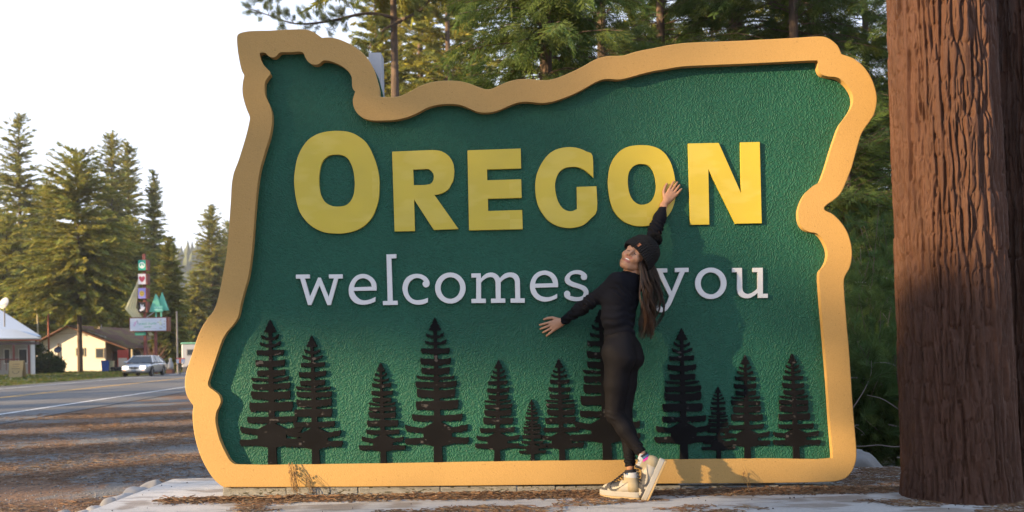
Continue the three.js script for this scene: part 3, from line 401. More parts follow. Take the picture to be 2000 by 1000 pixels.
// trees across the road
const FIR = [0.215, 0.235, 0.048];
const across = 'conifers across the road';
[
  ['conifer', 'tall thin topped conifer behind the metal roofed house', 36, 226, 118, 5.2, 0.2, 1500, 1.25, FIR, 0, 0.9],
  ['conifer', 'bright bushy conifer behind the metal roofed house', -22, 330, 104, 5.6, 0.12, 1400, 1.2, FIR, 0, 0.8],
  ['conifer', 'broad dark conifer whose bare trunk stands before the white wall', 150, 297, 84, 5.4, 0.29, 2600, 1.05, FIR, 0, 0.72],
  ['conifer', 'tall dense pointed conifer above the motel roof', 217, 260, 122, 4.2, 0.06, 2600, 1.1, FIR, 1, 0.75],
  ['conifer', 'slightly shorter pointed conifer beside the tall dense one', 249, 276, 130, 3.9, 0.06, 2300, 1.1, FIR, 1, 0.75],
  ['conifer', 'narrow spire shaped conifer behind the tower of motel signs', 299, 330, 124, 2.5, 0.05, 1800, 1.05, FIR, 1, 0.8],
  ['conifer', 'dark green cedar right behind the green tree shaped signs', 330, 462, 92, 2.0, 0.06, 1900, 0.8, FIR, 2, 0.7],
  ['conifer', 'sunlit yellow green conifer standing below the hazy hill', 412, 400, 150, 4.2, 0.05, 2200, 1.2, FIR, 0, 0.8],
  ['conifer', 'shorter sunlit conifer close to the sign border', 446, 432, 160, 5.0, 0.05, 1800, 1.2, FIR, 0, 0.8],
  ['conifer', 'small pale conifer left in the gap below the hill', 380, 530, 146, 3.4, 0.05, 1500, 1.1, FIR, 0, 0.8],
  ['conifer', 'ragged conifer between the thin topped and the broad dark one', 92, 352, 126, 5.0, 0.08, 1900, 1.2, FIR, 0, 0.8],
  ['conifer', 'low bushy conifer in shade above the motel gable', 190, 430, 108, 5.0, 0.08, 1700, 1.1, FIR, 1, 0.7],
  ['conifer', 'low dark conifer filling in behind the yellow arrow', 258, 430, 106, 4.4, 0.04, 1900, 1.1, FIR, 1, 0.7],
  ['conifer', 'stout sunlit conifer rising over the metal roof', 12, 420, 98, 4.6, 0.22, 1500, 1.0, FIR, 0, 0.7],
  ['conifer', 'dim conifer behind the lamp post and the red pole', 92, 470, 112, 5.4, 0.06, 1700, 1.15, FIR, 0, 0.7],
].forEach(([name, label, u, v, d, r, from, n, size, colour, tone, power], i) => { const p = far(u, v, d); conifer({ name, label, group: across, ...p, r, from, n, size, colour, seed: 60 + i, tone: tone === 1 ? 2 : tone, power: power * 0.8, r: r * 1.2, n: Math.round(n * 3), size: size * 0.88, top: 0.1, limbs: false, fill: 0.08, droop: 0.3, gap: 0.08 }); });

// trees behind the sign
const back = 'trees behind the sign';
{ // pine with the bare trunk
  const d = 33, b = P(781, 690, CAM.z - d), o = conifer({ name: 'pine_tree', label: 'pine with a bare grey trunk rising behind the dip of the sign border', group: back, at: [b.x, YG, CAM.z - d], h: 24, r: 4.2, from: 0.62, n: 900, size: 0.9, colour: FIR, seed: 5, kind: 'fir', trunkR: 0.26, bend: -0.004, tone: 1 });
  const q = rng(90), list = [], lim = [], W = (u, v, dz = 0) => P(u, v, CAM.z - d + dz).sub(o.position);
  const bough = (pts, n, spread) => {
    const c = new THREE.CatmullRomCurve3(pts); lim.push(tube(pts, 0.07, 16, 5, 0.012));
    for (let i = 0; i < n; i++) {
      const t = 0.25 + 0.75 * q(), p = c.getPointAt(t), dir = c.getTangentAt(t), side = V((q() - 0.5), (q() - 0.35) * 1.1, (q() - 0.5) * 2).multiplyScalar(spread * (1.15 - t * 0.6)), e = p.clone().add(side).addScaledVector(dir, 0.3 * q());
      lim.push(bar(p, e, 0.009, 3, 0.005)); const m = 2 + Math.floor(3 * q()); for (let k = 0; k < m; k++) { const f = p.clone().lerp(e, 0.45 + 0.55 * (k + q()) / m); place(list, e.clone().sub(p).normalize().add(V((q() - 0.5) * 0.9, (q() - 0.3) * 0.8, (q() - 0.5) * 0.9)), V(0, 1, 0), f, 0.25 + 0.16 * q()); }
    }
  };
  bough([W(776, 36), W(720, 26, 0.5), W(640, 42, 1), W(575, 46, 1.4), W(520, 28, 1.7), W(478, 14, 1.9)], 80, 0.8);
  bough([W(776, -40), W(700, -60, 0.5), W(620, -30, 1), W(540, -12, 1.5), W(515, 0, 1.6)], 80, 0.8);
  bough([W(776, -95), W(690, -70, -1), W(610, -40, -1.4), W(560, -10, -1.8)], 60, 0.8);
  bough([W(784, 40), W(748, 60, 1), W(725, 86, 1.6), W(712, 120, 1.8)], 26, 0.4);
  bough([W(786, 38), W(820, 20, 1), W(850, -10, 1.5)], 40, 0.6);
  part(o, 'branch', merge(lim), trunkMats[0]);
  instanced(o, 'needles', SPRAYS.pine, leafMat(0.3), list, [0.09, 0.13, 0.05], q);
}
[[744, 56, 4.6, 27], [830, 62, 5.4, 35], [884, 54, 5.0, 31], [790, 76, 6.0, 40], [930, 66, 5.4, 36]].forEach(([u, d, r, h], i) => {
  const b = P(u, 690, CAM.z - d); conifer({ name: 'rear_conifer', label: ['feathery sunlit conifer left of the bare pine trunk', 'golden sunlit conifer right behind the bare pine trunk', 'golden conifer beside the dark cedar', 'tall loose conifer far behind the bare pine trunk', 'tall conifer half hidden by the dark cedar'][i], group: back, at: [b.x, YG, CAM.z - d], h, r, from: 0.06, n: 5200, size: 0.85, colour: FIR, seed: 120 + i, limbs: true, gap: 0.3, droop: 0.3, fill: 0.25, power: 0.6 });
});
const CED = [0.075, 0.125, 0.03];
[[1075, 13.5, 1.75, 13, 0.08, 5000, 'dark feathery cedar hanging over the middle of the sign border', CED], [1185, 16.5, 2.1, 14, 0.1, 4600, 'dense cedar behind the rising stretch of the border', CED], [1300, 18, 2.6, 15, 0.12, 4200, 'cedar left of the dark straight trunk', CED], [1560, 17, 2.8, 15, 0.05, 4800, 'cedar over the rounded top corner of the sign', CED], [1700, 21, 3.0, 14, 0.05, 4600, 'loose cedar seen between sign and log post', CED], [1660, 12.5, 1.5, 4.6, 0.02, 2600, 'young cedar low behind the border notch', CED], [1850, 16, 2.6, 13, 0.05, 3400, 'cedar hidden mostly by the log posts', CED]].forEach(([u, d, r, h, from, n, label, colour], i) => {
  const b = P(u, 690, CAM.z - d); conifer({ name: 'cedar_tree', label, group: back, at: [b.x, YG, CAM.z - d], h, r, from, n, size: 0.52, colour, seed: 200 + i, kind: 'cedar', tone: 2, droop: 0.55, power: 0.45, fill: 0.25, gap: [0.2, 0.22, 0.32, 0.3, 0.42, 0.2, 0.3][i], trunkR: 0.16 });
});
{ const d = 19.5, b = P(1447, 690, CAM.z - d); conifer({ name: 'cedar_tree', label: 'cedar with a thick dark furrowed trunk behind the long top border', group: back, at: [b.x, YG, CAM.z - d], h: 19, r: 3.2, from: 0.30, n: 3600, size: 0.55, colour: CED, seed: 230, kind: 'cedar', tone: 2, droop: 0.5, power: 0.4, gap: 0.3, trunkR: 0.27 }); }
[[1250, 40, 5, 20], [1400, 46, 5, 22], [1590, 38, 5, 21], [1760, 44, 5, 19], [1080, 48, 5, 22], [1900, 36, 4.5, 18]].forEach(([u, d, r, h], i) => { const b = P(u, 690, CAM.z - d); conifer({ name: 'back_conifer', label: ['lit conifer deep behind the first rise of the border', 'lit conifer deep behind the dark straight trunk', 'lit conifer deep behind the top corner', 'conifer deep behind the gap by the log post', 'conifer deep behind the hanging cedar', 'conifer deep behind the log posts'][i], group: back, at: [b.x, YG, CAM.z - d], h, r, from: 0.1, n: 1500, size: 1.0, colour: FIR, seed: 260 + i, limbs: true, gap: 0.42, fill: 0.3, power: 0.5 }); });
// bushes behind the pad, with bare twigs
[[1668, 7.9, 0.75, 1.25], [1712, 8.6, 0.9, 1.75], [1762, 7.7, 0.7, 1.1], [1690, 10.2, 1.1, 2.5], [1760, 10.8, 1.2, 2.6], [1640, 9.6, 1.0, 1.9]].forEach(([u, d, r, h], i) => {
  const b = P(u, 690, CAM.z - d), q = rng(300 + i), o = thing('bush', ['low bush close behind the sign border end', 'taller bush with bare twigs in the gap', 'bush right beside the big log post', 'tall bush farther back in the gap', 'tall bush farther back by the log post', 'bush half hidden behind the sign'][i], 'bush', [b.x, YG, CAM.z - d], 0, 'bushes between sign and log post'), tw = [], list = [];
  for (let k = 0; k < 34; k++) { const az = q() * 6.283, L = h * (0.5 + 0.6 * q()), e = V(Math.cos(az) * r * (0.4 + 0.7 * q()), L, Math.sin(az) * r * (0.4 + 0.7 * q())), m = V(e.x * 0.3, L * 0.55, e.z * 0.3); tw.push(tube([V((q() - 0.5) * 0.1, -0.05, (q() - 0.5) * 0.1), m, e], 0.012, 6, 4, 0.003)); for (let s = 0; s < 34; s++) { const f = 0.25 + 0.75 * q(), p = m.clone().multiplyScalar(2 * f * (1 - f)).addScaledVector(e, f * f).add(V((q() - 0.5) * 0.3, (q() - 0.5) * 0.2, (q() - 0.5) * 0.3)); place(list, V(q() - 0.5, q() * 0.5, q() - 0.5), V(0, 1, 0), p, 0.13 + 0.13 * q()); } }
  part(o, 'stem', merge(tw), mat(0.12, 0.1, 0.08, 0.9));
  const bare = []; for (let k = 0; k < 9; k++) { let p = V((q() - 0.5) * r, h * (0.2 + 0.6 * q()), r * (0.5 + 0.4 * q())), pts = [p.clone()], a = q() * 6.28, up = (q() - 0.4) * 0.7; for (let s = 0; s < 5; s++) { a += (q() - 0.5) * 1.1; up += (q() - 0.5) * 0.7; p = p.clone().add(V(Math.cos(a) * 0.13, up * 0.1, Math.sin(a) * 0.05)); pts.push(p); } bare.push(tube(pts, 0.006, 14, 4, 0.002)); }
  part(o, 'bare_twig', merge(bare), mat(0.3, 0.27, 0.26, 0.9), 'pale bare curling twigs');
  instanced(o, 'foliage', SPRAYS.pine, leafMat(0.3), list, [0.07, 0.125, 0.035], q);
});
// trees standing to the sunward side, outside the view: they shade the sign and stripe the road
const sunward = 'trees on the sunny side of the road';
globalThis.SUNTREES = [
  [34, -1.7, 19, 2.9, 480, 0.2, 0.51], [48, 0.4, 20, 2.8, 160, 0.3, 0.3], [20, 1.72, 7.15, 0.95, 420, 0, 0.78],
  [36, -4.6, 12.5, 1.5, 800, 0.15, 0.05], [33, -7.4, 13, 1.7, 800, 0.15, 0.05], [38, -10.2, 14, 1.6, 800, 0.15, 0.05], [35, -13.4, 13, 1.9, 900, 0.15, 0.05], [40, -17, 15, 1.9, 900, 0.15, 0.05], [36, -20.5, 14, 1.8, 900, 0.15, 0.05], [42, -25, 16, 2.0, 900, 0.15, 0.05], [38, -29, 15, 1.9, 900, 0.15, 0.05],
];
const side = V(SUN.z, 0, -SUN.x).normalize();
SUNTREES.forEach(([t, off, h, r, n, gap, from], i) => { const f = V(SUN.x, 0, SUN.z).normalize(), p = f.multiplyScalar(t).addScaledVector(side, off); conifer({ name: 'roadside_conifer', label: 'tall conifer of the sunny roadside row', group: sunward, at: [p.x, YG, p.z], h, r, from, n, size: r < 1 ? 0.5 : 1.0, colour: FIR, seed: 400 + i, gap, limbs: true, power: 0.7 }); });
[[-74, 34, 19], [-78, 27, 22], [-77, 19, 25], [-83, 12, 26], [-81, 5, 24], [-88, -3, 27], [-86, -11, 25], [-93, -17, 27], [-92, -25, 24], [-97, -31, 26], [-70, 43, 19], [-62, -46, 22], [-67, -41, 24], [-57, -37, 19], [-108, -80, 22], [-113, -71, 23], [-104, -90, 22], [-118, -84, 24]].forEach(([x, z, h], i) => conifer({ name: 'roadside_conifer', label: 'tall conifer of the sunny roadside row', group: sunward, at: [x, YG, z], h, r: 3, from: 0.12, n: 1100, size: 1.1, colour: FIR, seed: 430 + i, gap: 0.3, limbs: false, power: 0.75 }));

// ---------------------------------------------------------------- the woman embracing the sign
{
  const J = (u, v, z) => P(u, v, z), base = J(1226, 972, 0.2); base.y = 0;
  const person = thing('person', 'woman in black leggings and top leaning on the green panel with arms spread', 'person', base);
  const loc = (g) => g.translate(-base.x, -base.y, -base.z);
  const skin = mat(1, 1, 1, 0.5, { vertexColors: true }), fabric = (r, g, b, rough = 0.92) => new THREE.MeshPhysicalMaterial({ color: rgb(r, g, b), roughness: rough, specularIntensity: 0.2, side: THREE.DoubleSide });
  const fwd = V(-0.79, 0, -0.61), left = V(-0.61, 0, 0.79);
  // joints
  const j = {
    hip: J(1214, 688, 0.23), waist: J(1207, 622, 0.215), rib: J(1211, 585, 0.20), chest: J(1222, 556, 0.185), neck: J(1238, 527, 0.18), skull: J(1241, 503, 0.19),
    shL: J(1204, 550, 0.27), elL: J(1152, 590, 0.19), wrL: J(1101, 627, 0.0), shR: J(1258, 512, 0.09), elR: J(1281, 446, 0.05), wrR: J(1300, 397, 0.0),
    hipL: J(1207, 702, 0.28), knL: J(1199, 808, 0.24), anL: J(1256, 890, 0.29), hipR: J(1222, 700, 0.17), knR: J(1217, 812, 0.16), anR: J(1231, 914, 0.215),
  };
  const add = (p, a, x, y = 0, b = 0) => p.clone().addScaledVector(fwd, a).add(V(x, y, 0)).addScaledVector(left, b);
  const torso = (e) => [
    bone(add(j.hip, 0.0, 0, 0, 0.06), add(j.hip, 0.0, 0, 0, -0.06), 0.090 + e, 0.090 + e), bone(add(j.hip, -0.035, 0, -0.035, 0.055), add(j.hip, -0.03, 0, 0.03, 0.045), 0.079 + e, 0.066 + e), bone(add(j.hip, -0.035, 0, -0.035, -0.055), add(j.hip, -0.03, 0, 0.03, -0.045), 0.079 + e, 0.066 + e),
    bone(add(j.hip, 0.01, 0, 0.05), j.waist, 0.098 + e, 0.078 + e), bone(add(j.waist, 0, 0, 0, 0.045), add(j.waist, 0, 0, 0, -0.045), 0.070 + e, 0.070 + e), bone(add(j.waist, 0, 0, 0, 0.045), add(j.rib, 0, 0, 0, 0.05), 0.07 + e, 0.083 + e), bone(add(j.waist, 0, 0, 0, -0.045), add(j.rib, 0, 0, 0, -0.05), 0.07 + e, 0.083 + e),
    bone(add(j.rib, 0, 0, 0, 0.05), add(j.chest, 0, 0, 0, 0.075), 0.083 + e, 0.072 + e), bone(add(j.rib, 0, 0, 0, -0.05), add(j.chest, 0, 0, 0, -0.07), 0.083 + e, 0.075 + e),
    bone(add(j.rib, 0.07, 0, 0.02, 0.06), add(j.rib, 0.07, 0, 0.02, -0.06), 0.05 + e, 0.05 + e), bone(j.chest, j.neck, 0.07 + e, 0.045 + e), bone(j.chest, j.shL, 0.07 + e, 0.053 + e), bone(j.chest, j.shR, 0.07 + e, 0.054 + e),
  ];
  const arms = (e) => [bone(j.shL, j.elL, 0.050 + e, 0.040 + e), bone(j.elL, j.elL.clone().lerp(j.wrL, 0.35), 0.040 + e, 0.041 + e), bone(j.elL.clone().lerp(j.wrL, 0.35), j.wrL, 0.041 + e, 0.027 + e), bone(j.shR, j.elR, 0.052 + e, 0.041 + e), bone(j.elR, j.elR.clone().lerp(j.wrR, 0.4), 0.041 + e, 0.038 + e), bone(j.elR.clone().lerp(j.wrR, 0.4), j.wrR, 0.038 + e, 0.025 + e)];
  const legs = (e) => [
    bone(j.hipL, j.hipL.clone().lerp(j.knL, 0.45), 0.086 + e, 0.074 + e), bone(j.hipL.clone().lerp(j.knL, 0.45), j.knL, 0.074 + e, 0.053 + e), bone(j.knL, j.knL.clone().lerp(j.anL, 0.34).add(V(0.004, -0.008, 0)), 0.052 + e, 0.049 + e), bone(j.knL.clone().lerp(j.anL, 0.34).add(V(0.004, -0.008, 0)), j.anL, 0.049 + e, 0.031 + e),
    bone(j.hipR, j.hipR.clone().lerp(j.knR, 0.45), 0.086 + e, 0.074 + e), bone(j.hipR.clone().lerp(j.knR, 0.45), j.knR, 0.074 + e, 0.053 + e), bone(j.knR, j.knR.clone().lerp(j.anR, 0.34).addScaledVector(fwd, -0.02), 0.052 + e, 0.049 + e), bone(j.knR.clone().lerp(j.anR, 0.34).addScaledVector(fwd, -0.02), j.anR, 0.049 + e, 0.032 + e),
  ];
  // hands: palm, four fingers, thumb, each finger two bends
  function hand(wr, dir, across, nrm, thumbSide, spread, lift) {          // dir to the fingertips, across over the knuckles, nrm away from the back of the hand into the panel
    const at = (a, b, c) => wr.clone().addScaledVector(dir, a).addScaledVector(across, b).addScaledVector(nrm, c), f = [];
    f.push(bone(at(-0.03, 0, 0), at(0.012, 0, 0), 0.024, 0.022)); for (const b of [-0.026, -0.009, 0.009, 0.026]) f.push(bone(at(0.015, b * 0.6, 0), at(0.078, b, 0), 0.0135, 0.0115));
    f.push(bone(at(0.02, 0, 0.004), at(0.07, 0, 0.003), 0.016, 0.013));
    const fingers = []; [[-0.028, 0.058, -1.3], [-0.0095, 0.072, -0.4], [0.0095, 0.078, 0.35], [0.027, 0.07, 1.1]].forEach(([b, L, k]) => { const s = thumbSide > 0 ? 1 : -1, a0 = at(0.076, b * s, 0), a1 = at(0.076 + L * 0.42, (b + k * spread * 0.42) * s, -lift), a2 = at(0.076 + L * 0.76, (b + k * spread * 0.76) * s, 0.0), a3 = at(0.076 + L, (b + k * spread) * s, 0.008); fingers.push(bone(a0, a1, 0.0092, 0.0084), bone(a1, a2, 0.0084, 0.0075), bone(a2, a3, 0.0075, 0.0062)); });
    const s = thumbSide > 0 ? 1 : -1, t0 = at(0.022, 0.022 * s, 0.004), t1 = at(0.052, 0.05 * s, 0.006), t2 = at(0.083, 0.06 * s, 0.005), t3 = at(0.106, 0.062 * s, 0.006); fingers.push(bone(t0, t1, 0.0135, 0.0105), bone(t1, t2, 0.0105, 0.009), bone(t2, t3, 0.009, 0.007));
    const p = blend(f, 0.012), q = (x, y, z) => { let d = 1e3; for (const g of fingers) d = Math.min(d, g(x, y, z)); return d; };
    const tips = at(0.15, 0, 0), c = at(0.06, 0, 0), R = V(0.12, 0.12, 0.12);
    return meshField((x, y, z) => smin(p(x, y, z), q(x, y, z), 0.005), c.clone().sub(R), c.clone().add(R), 0.0034);
  }
  const nPan = V(0, 0, -1), dL = J(1062, 644, -0.04).sub(J(1101, 627, -0.02)).normalize(), dR = J(1325, 362, -0.035).sub(J(1301, 397, -0.02)).normalize();
  j.wrL.z = -0.028; j.wrR.z = -0.018;
  const hL = hand(J(1099, 628, -0.034), V(dL.x, dL.y, -0.04).normalize(), V(-dL.y, dL.x, 0).normalize().multiplyScalar(-1), nPan, 1, 0.012, 0.006);
  const hR = hand(J(1300, 395, -0.024), V(dR.x, dR.y, -0.04).normalize(), V(-dR.y, dR.x, 0).normalize(), nPan, 1, 0.006, 0.004);
  // head
  const U = V(0.57, 0.80, -0.12).normalize(), F = V(-0.40, 0.14, 0.90); F.addScaledVector(U, -F.dot(U)).normalize(); const Lf = new THREE.Vector3().crossVectors(U, F), HC = J(1238.5, 502, 0.20), S = 0.93;
  const hp = (x, y, z) => HC.clone().addScaledVector(Lf, x * S).addScaledVector(U, y * S).addScaledVector(F, z * S);
  const ell = (cx, cy, cz, rx, ry, rz) => (x, y, z) => { const a = (x - cx) / rx, b = (y - cy) / ry, c = (z - cz) / rz, k = Math.hypot(a, b, c); return (k - 1) * Math.min(rx, ry, rz); };
  const B2 = (a, b, ra, rb) => bone(V(...a), V(...b), ra, rb);
  const skull = blend([ell(0, 0.03, -0.012, 0.073, 0.092, 0.09), ell(0, -0.045, 0.018, 0.054, 0.062, 0.062), B2([0, -0.095, 0.055], [0, -0.09, 0.06], 0.022, 0.02), B2([0.036, -0.028, 0.058], [0.03, -0.034, 0.064], 0.027, 0.022), B2([-0.036, -0.028, 0.058], [-0.03, -0.034, 0.064], 0.027, 0.022), B2([0.05, -0.06, 0.0], [0.02, -0.096, 0.045], 0.02, 0.018), B2([-0.05, -0.06, 0.0], [-0.02, -0.096, 0.045], 0.02, 0.018), B2([-0.04, 0.022, 0.066], [0.04, 0.022, 0.066], 0.012, 0.012)], 0.022);
  const feat = [B2([0, 0.012, 0.082], [0, -0.026, 0.102], 0.009, 0.012), B2([-0.013, -0.031, 0.088], [0.013, -0.031, 0.088], 0.009, 0.009), B2([0.031, 0.003, 0.066], [0.031, 0.001, 0.066], 0.015, 0.015), B2([-0.031, 0.003, 0.066], [-0.031, 0.001, 0.066], 0.015, 0.015)];
  const headF = (x, y, z) => { let d = skull(x, y, z); for (const sx of [-1, 1]) { const e = Math.hypot(x - sx * 0.031, (y - 0.006) * 1.15, z - 0.088) - 0.013; d = -smin(-d, e, 0.012); } for (const f of feat) d = smin(d, f(x, y, z), 0.009); d = Math.max(d, -(Math.hypot(x * 0.42, (y + 0.059 - x * x * 9) * 1.6, z - 0.09) - 0.0105)); d = smin(d, Math.hypot(x * 0.38, y + 0.0475 - x * x * 8, z - 0.079) - 0.0072, 0.004); d = smin(d, Math.hypot(x * 0.42, y + 0.0735 - x * x * 10, z - 0.076) - 0.0085, 0.004); return d; };
  const toWorld = (g) => { const m = new THREE.Matrix4().makeBasis(Lf.clone().multiplyScalar(S), U.clone().multiplyScalar(S), F.clone().multiplyScalar(S)).setPosition(HC); return g.applyMatrix4(m); };
  const headG = meshField(headF, V(-0.1, -0.14, -0.12), V(0.1, 0.14, 0.13), 0.0032);
  { const p = headG.attributes.position, c = new Float32Array(p.count * 3); for (let i = 0; i < p.count; i++) { const x = p.getX(i), y = p.getY(i), z = p.getZ(i), lipU = z > 0.06 && Math.abs(x) < 0.03 && Math.abs(y + 0.0475 - x * x * 8) < 0.0062, lipL = z > 0.06 && Math.abs(x) < 0.026 && Math.abs(y + 0.0735 - x * x * 10) < 0.0075, t = 0.94 + 0.12 * noise(x * 60, y * 60, z * 60); let k = [0.36, 0.185, 0.105]; if (lipU || lipL) k = [0.33, 0.12, 0.085]; c[i * 3] = k[0] * t; c[i * 3 + 1] = k[1] * t; c[i * 3 + 2] = k[2] * t; } headG.setAttribute('color', new THREE.BufferAttribute(c, 3)); }
  toWorld(headG);
  const bodyF = blend([...torso(-0.010), ...arms(-0.006), ...legs(-0.006), bone(j.neck, hp(0, -0.05, -0.03), 0.048, 0.047)], 0.03);
  const bodyG = meshField(bodyF, J(1060, 990, 0).setZ(-0.06).setY(0.1), J(1330, 380, 0.35).setZ(0.46), 0.011);
  const paint = (g, k) => { const c = new Float32Array(g.attributes.position.count * 3); for (let i = 0; i < c.length; i += 3) { const t = 0.92 + 0.16 * h3(i, 1, 2); c[i] = k[0] * t; c[i + 1] = k[1] * t; c[i + 2] = k[2] * t; } g.setAttribute('color', new THREE.BufferAttribute(c, 3)); return g; };
  const all = [bodyG, hL, hR].map((g) => paint(g, [0.36, 0.185, 0.105])); all.push(headG);
  const bodyMesh = mergeGeometries(all.map((g) => { const o = g.clone(); o.deleteAttribute('uv'); return o; }));
  part(person, 'body', loc(bodyMesh), skin);
  // clothes
  const clothTop = fabric(0.0065, 0.007, 0.0105), clothLeg = fabric(0.0075, 0.007, 0.0085, 0.7);
  const topF = blend([...torso(0.007).slice(0, 7), ...torso(0).slice(7), ...arms(0)], 0.028), cutW = j.waist.y - 0.10, cutWr = (p, a, b, t) => { const d = b.clone().sub(a).normalize(), o = a.clone().lerp(b, t); return (x, y, z) => (x - o.x) * d.x + (y - o.y) * d.y + (z - o.z) * d.z; };
  const endL = cutWr(0, j.elL, j.wrL, 1.0), endR = cutWr(0, j.elR, j.wrR, 0.98), neckCut = cutWr(0, j.chest, hp(0, -0.05, -0.03), 0.62), nearL = (x) => x < j.elL.x, nearR = (y) => y > j.elR.y;
  const wr = (x, y, z) => 0.0022 * Math.sin(y * 170 + 26 * noise(x * 9, y * 9, z * 9)) * sstep(0.55, 0.8, noise(x * 7 + 3, y * 7, z * 7)) + 0.003 * (noise(x * 26, y * 40, z * 26) - 0.5) + 0.009 * Math.sin(y * 150 + 14 * noise(x * 8, y * 4, z * 8)) * sstep(0.13, 0.03, Math.abs(y - j.waist.y + 0.01)) * noise(x * 12, y * 12, z * 12) + 0.007 * Math.sin((x * 0.8 + y) * 190 + 8 * noise(x * 12, y * 12, z * 12)) * sstep(0.10, 0.02, Math.min(Math.hypot(x - j.elL.x, y - j.elL.y), Math.hypot(x - j.elR.x, y - j.elR.y), Math.hypot(x - j.shL.x - 0.02, y - j.shL.y + 0.08)));
  const topG = meshField((x, y, z) => { let d = topF(x, y, z) + wr(x, y, z); d = Math.max(d, cutW - y + 0.012 * Math.sin(x * 30)); if (x < j.elL.x) d = Math.max(d, endL(x, y, z)); if (y > j.elR.y) d = Math.max(d, endR(x, y, z)); if (y > j.chest.y && x > j.chest.x - 0.03 && x < j.shR.x - 0.005 && z > 0.11) d = Math.max(d, neckCut(x, y, z)); return d; }, J(1080, 700, 0).setZ(-0.075), J(1320, 385, 0.35).setZ(0.46), 0.008);
  part(person, 'long_sleeve_top', loc(topG), clothTop, 'close fitting black long sleeve top');
  const legF = blend([...torso(0.005).slice(0, 7), ...legs(0)], 0.022), endA = cutWr(0, j.knL, j.anL, 0.93), endB = cutWr(0, j.knR, j.anR, 0.97);
  const lw = (x, y, z) => { const k = Math.min(Math.hypot(x - j.knL.x, y - j.knL.y, z - j.knL.z), Math.hypot(x - j.anL.x, y - j.anL.y - 0.06, z - j.anL.z), Math.hypot(x - j.anR.x, y - j.anR.y - 0.05, z - j.anR.z)); return 0.0055 * Math.sin(y * 230 + x * 90 + 5 * noise(x * 20, y * 20, z * 20)) * sstep(0.09, 0.02, k) + 0.002 * (noise(x * 40, y * 40, z * 40) - 0.5); };
  const legG = meshField((x, y, z) => { let d = legF(x, y, z) + lw(x, y, z); d = Math.max(d, y - (j.waist.y + 0.0)); if (y < j.knL.y) { const a = Math.hypot(x - j.anL.x, y - j.anL.y, z - j.anL.z), b = Math.hypot(x - j.anR.x, y - j.anR.y, z - j.anR.z); d = Math.max(d, a < b ? endA(x, y, z) : endB(x, y, z)); } return d; }, J(1150, 935, 0).setZ(0.0), J(1285, 600, 0.4).setZ(0.44), 0.0075);
  part(person, 'leggings', loc(legG), clothLeg, 'tight black leggings');
  // face details
  const facePatch = (pts, r, n = 10) => tube(pts.map((p) => hp(...p)), r, n, 6, r * 0.7);
  const dark = mat(0.012, 0.008, 0.006, 0.8), brows = [], lashes = [];
  for (const s of [-1, 1]) { brows.push(facePatch([[s * 0.014, 0.028, 0.082], [s * 0.032, 0.034, 0.077], [s * 0.05, 0.027, 0.064]], 0.0028)); lashes.push(facePatch([[s * 0.017, 0.000, 0.0785], [s * 0.031, -0.0055, 0.0815], [s * 0.046, -0.001, 0.071]], 0.0019)); }
  for (const g of brows) part(person, 'eyebrow', loc(g), dark); for (const g of lashes) part(person, 'eyelashes', loc(g), dark, 'closed eyelashes');
  const teeth = []; for (let i = -4; i <= 4; i++) { const x = i * 0.0055; const q = new THREE.BoxGeometry(0.0051, 0.0095 - Math.abs(i) * 0.0007, 0.004).rotateY(i * 0.09).translate(x, -0.058 + x * x * 9, 0.0795 - x * x * 12); teeth.push(q); }
  part(person, 'teeth', loc(toWorld(merge(teeth))), mat(0.75, 0.72, 0.66, 0.25), 'smiling teeth');
  // knitted hat
  const hatAxis = V(0.79, 0.60, -0.13).normalize(), hx = new THREE.Vector3().crossVectors(hatAxis, V(0, 0, 1)).normalize(), hz = new THREE.Vector3().crossVectors(hx, hatAxis), HB = J(1242.5, 502, 0.178);
  const knit = (prof, nA, nT, fn) => { const pos = [], idx = [], c = new THREE.Vector3(); for (let k = 0; k <= nT; k++) for (let i = 0; i <= nA; i++) { const t = k / nT, a = (i % nA) / nA * 6.283185, [h, r] = prof(t), rr = r + fn(a, t, h); c.copy(HB).addScaledVector(hatAxis, h).addScaledVector(hx, Math.cos(a) * rr).addScaledVector(hz, Math.sin(a) * rr * 1.04); pos.push(c.x, c.y, c.z); } for (let k = 0; k < nT; k++) for (let i = 0; i < nA; i++) { const a = k * (nA + 1) + i; idx.push(a, a + 1, a + nA + 1, a + 1, a + nA + 2, a + nA + 1); } const g = new THREE.BufferGeometry(); g.setAttribute('position', new THREE.Float32BufferAttribute(pos, 3)); g.setIndex(idx); g.computeVertexNormals(); return g; };
  const wool = fabric(0.0135, 0.0135, 0.0145);
  const hatProf = (t) => { const a = t * Math.PI / 2; return [0.02 + 0.132 * Math.sin(a), 0.108 * Math.pow(Math.cos(a), 0.62) + 0.0015]; };
  const hat = part(person, 'knit_hat', loc(knit(hatProf, 220, 70, (a, t, h) => { const row = t * 9, f = row % 1, band = Math.floor(row) % 2; return (0.0035 * Math.sin(f * Math.PI) * (band ? 1 : 0.5) + (band ? 0.003 * Math.sin(a * 34 + f * 4) : 0.0016 * Math.cos(a * 68))) * (1 - t * t) + 0.008 * (noise(Math.cos(a) * 2 + 5, Math.sin(a) * 2, t * 3) - 0.5); })), wool, 'black knitted beanie with cable pattern');
  const cuff = (t) => { const a = t * 6.283; return [0.024 - 0.0275 * Math.cos(a), 0.1065 + 0.0075 * Math.sin(a)]; };
  part(hat, 'ribbed_cuff', loc(knit(cuff, 260, 16, (a) => 0.0032 * Math.cos(a * 46))), wool);
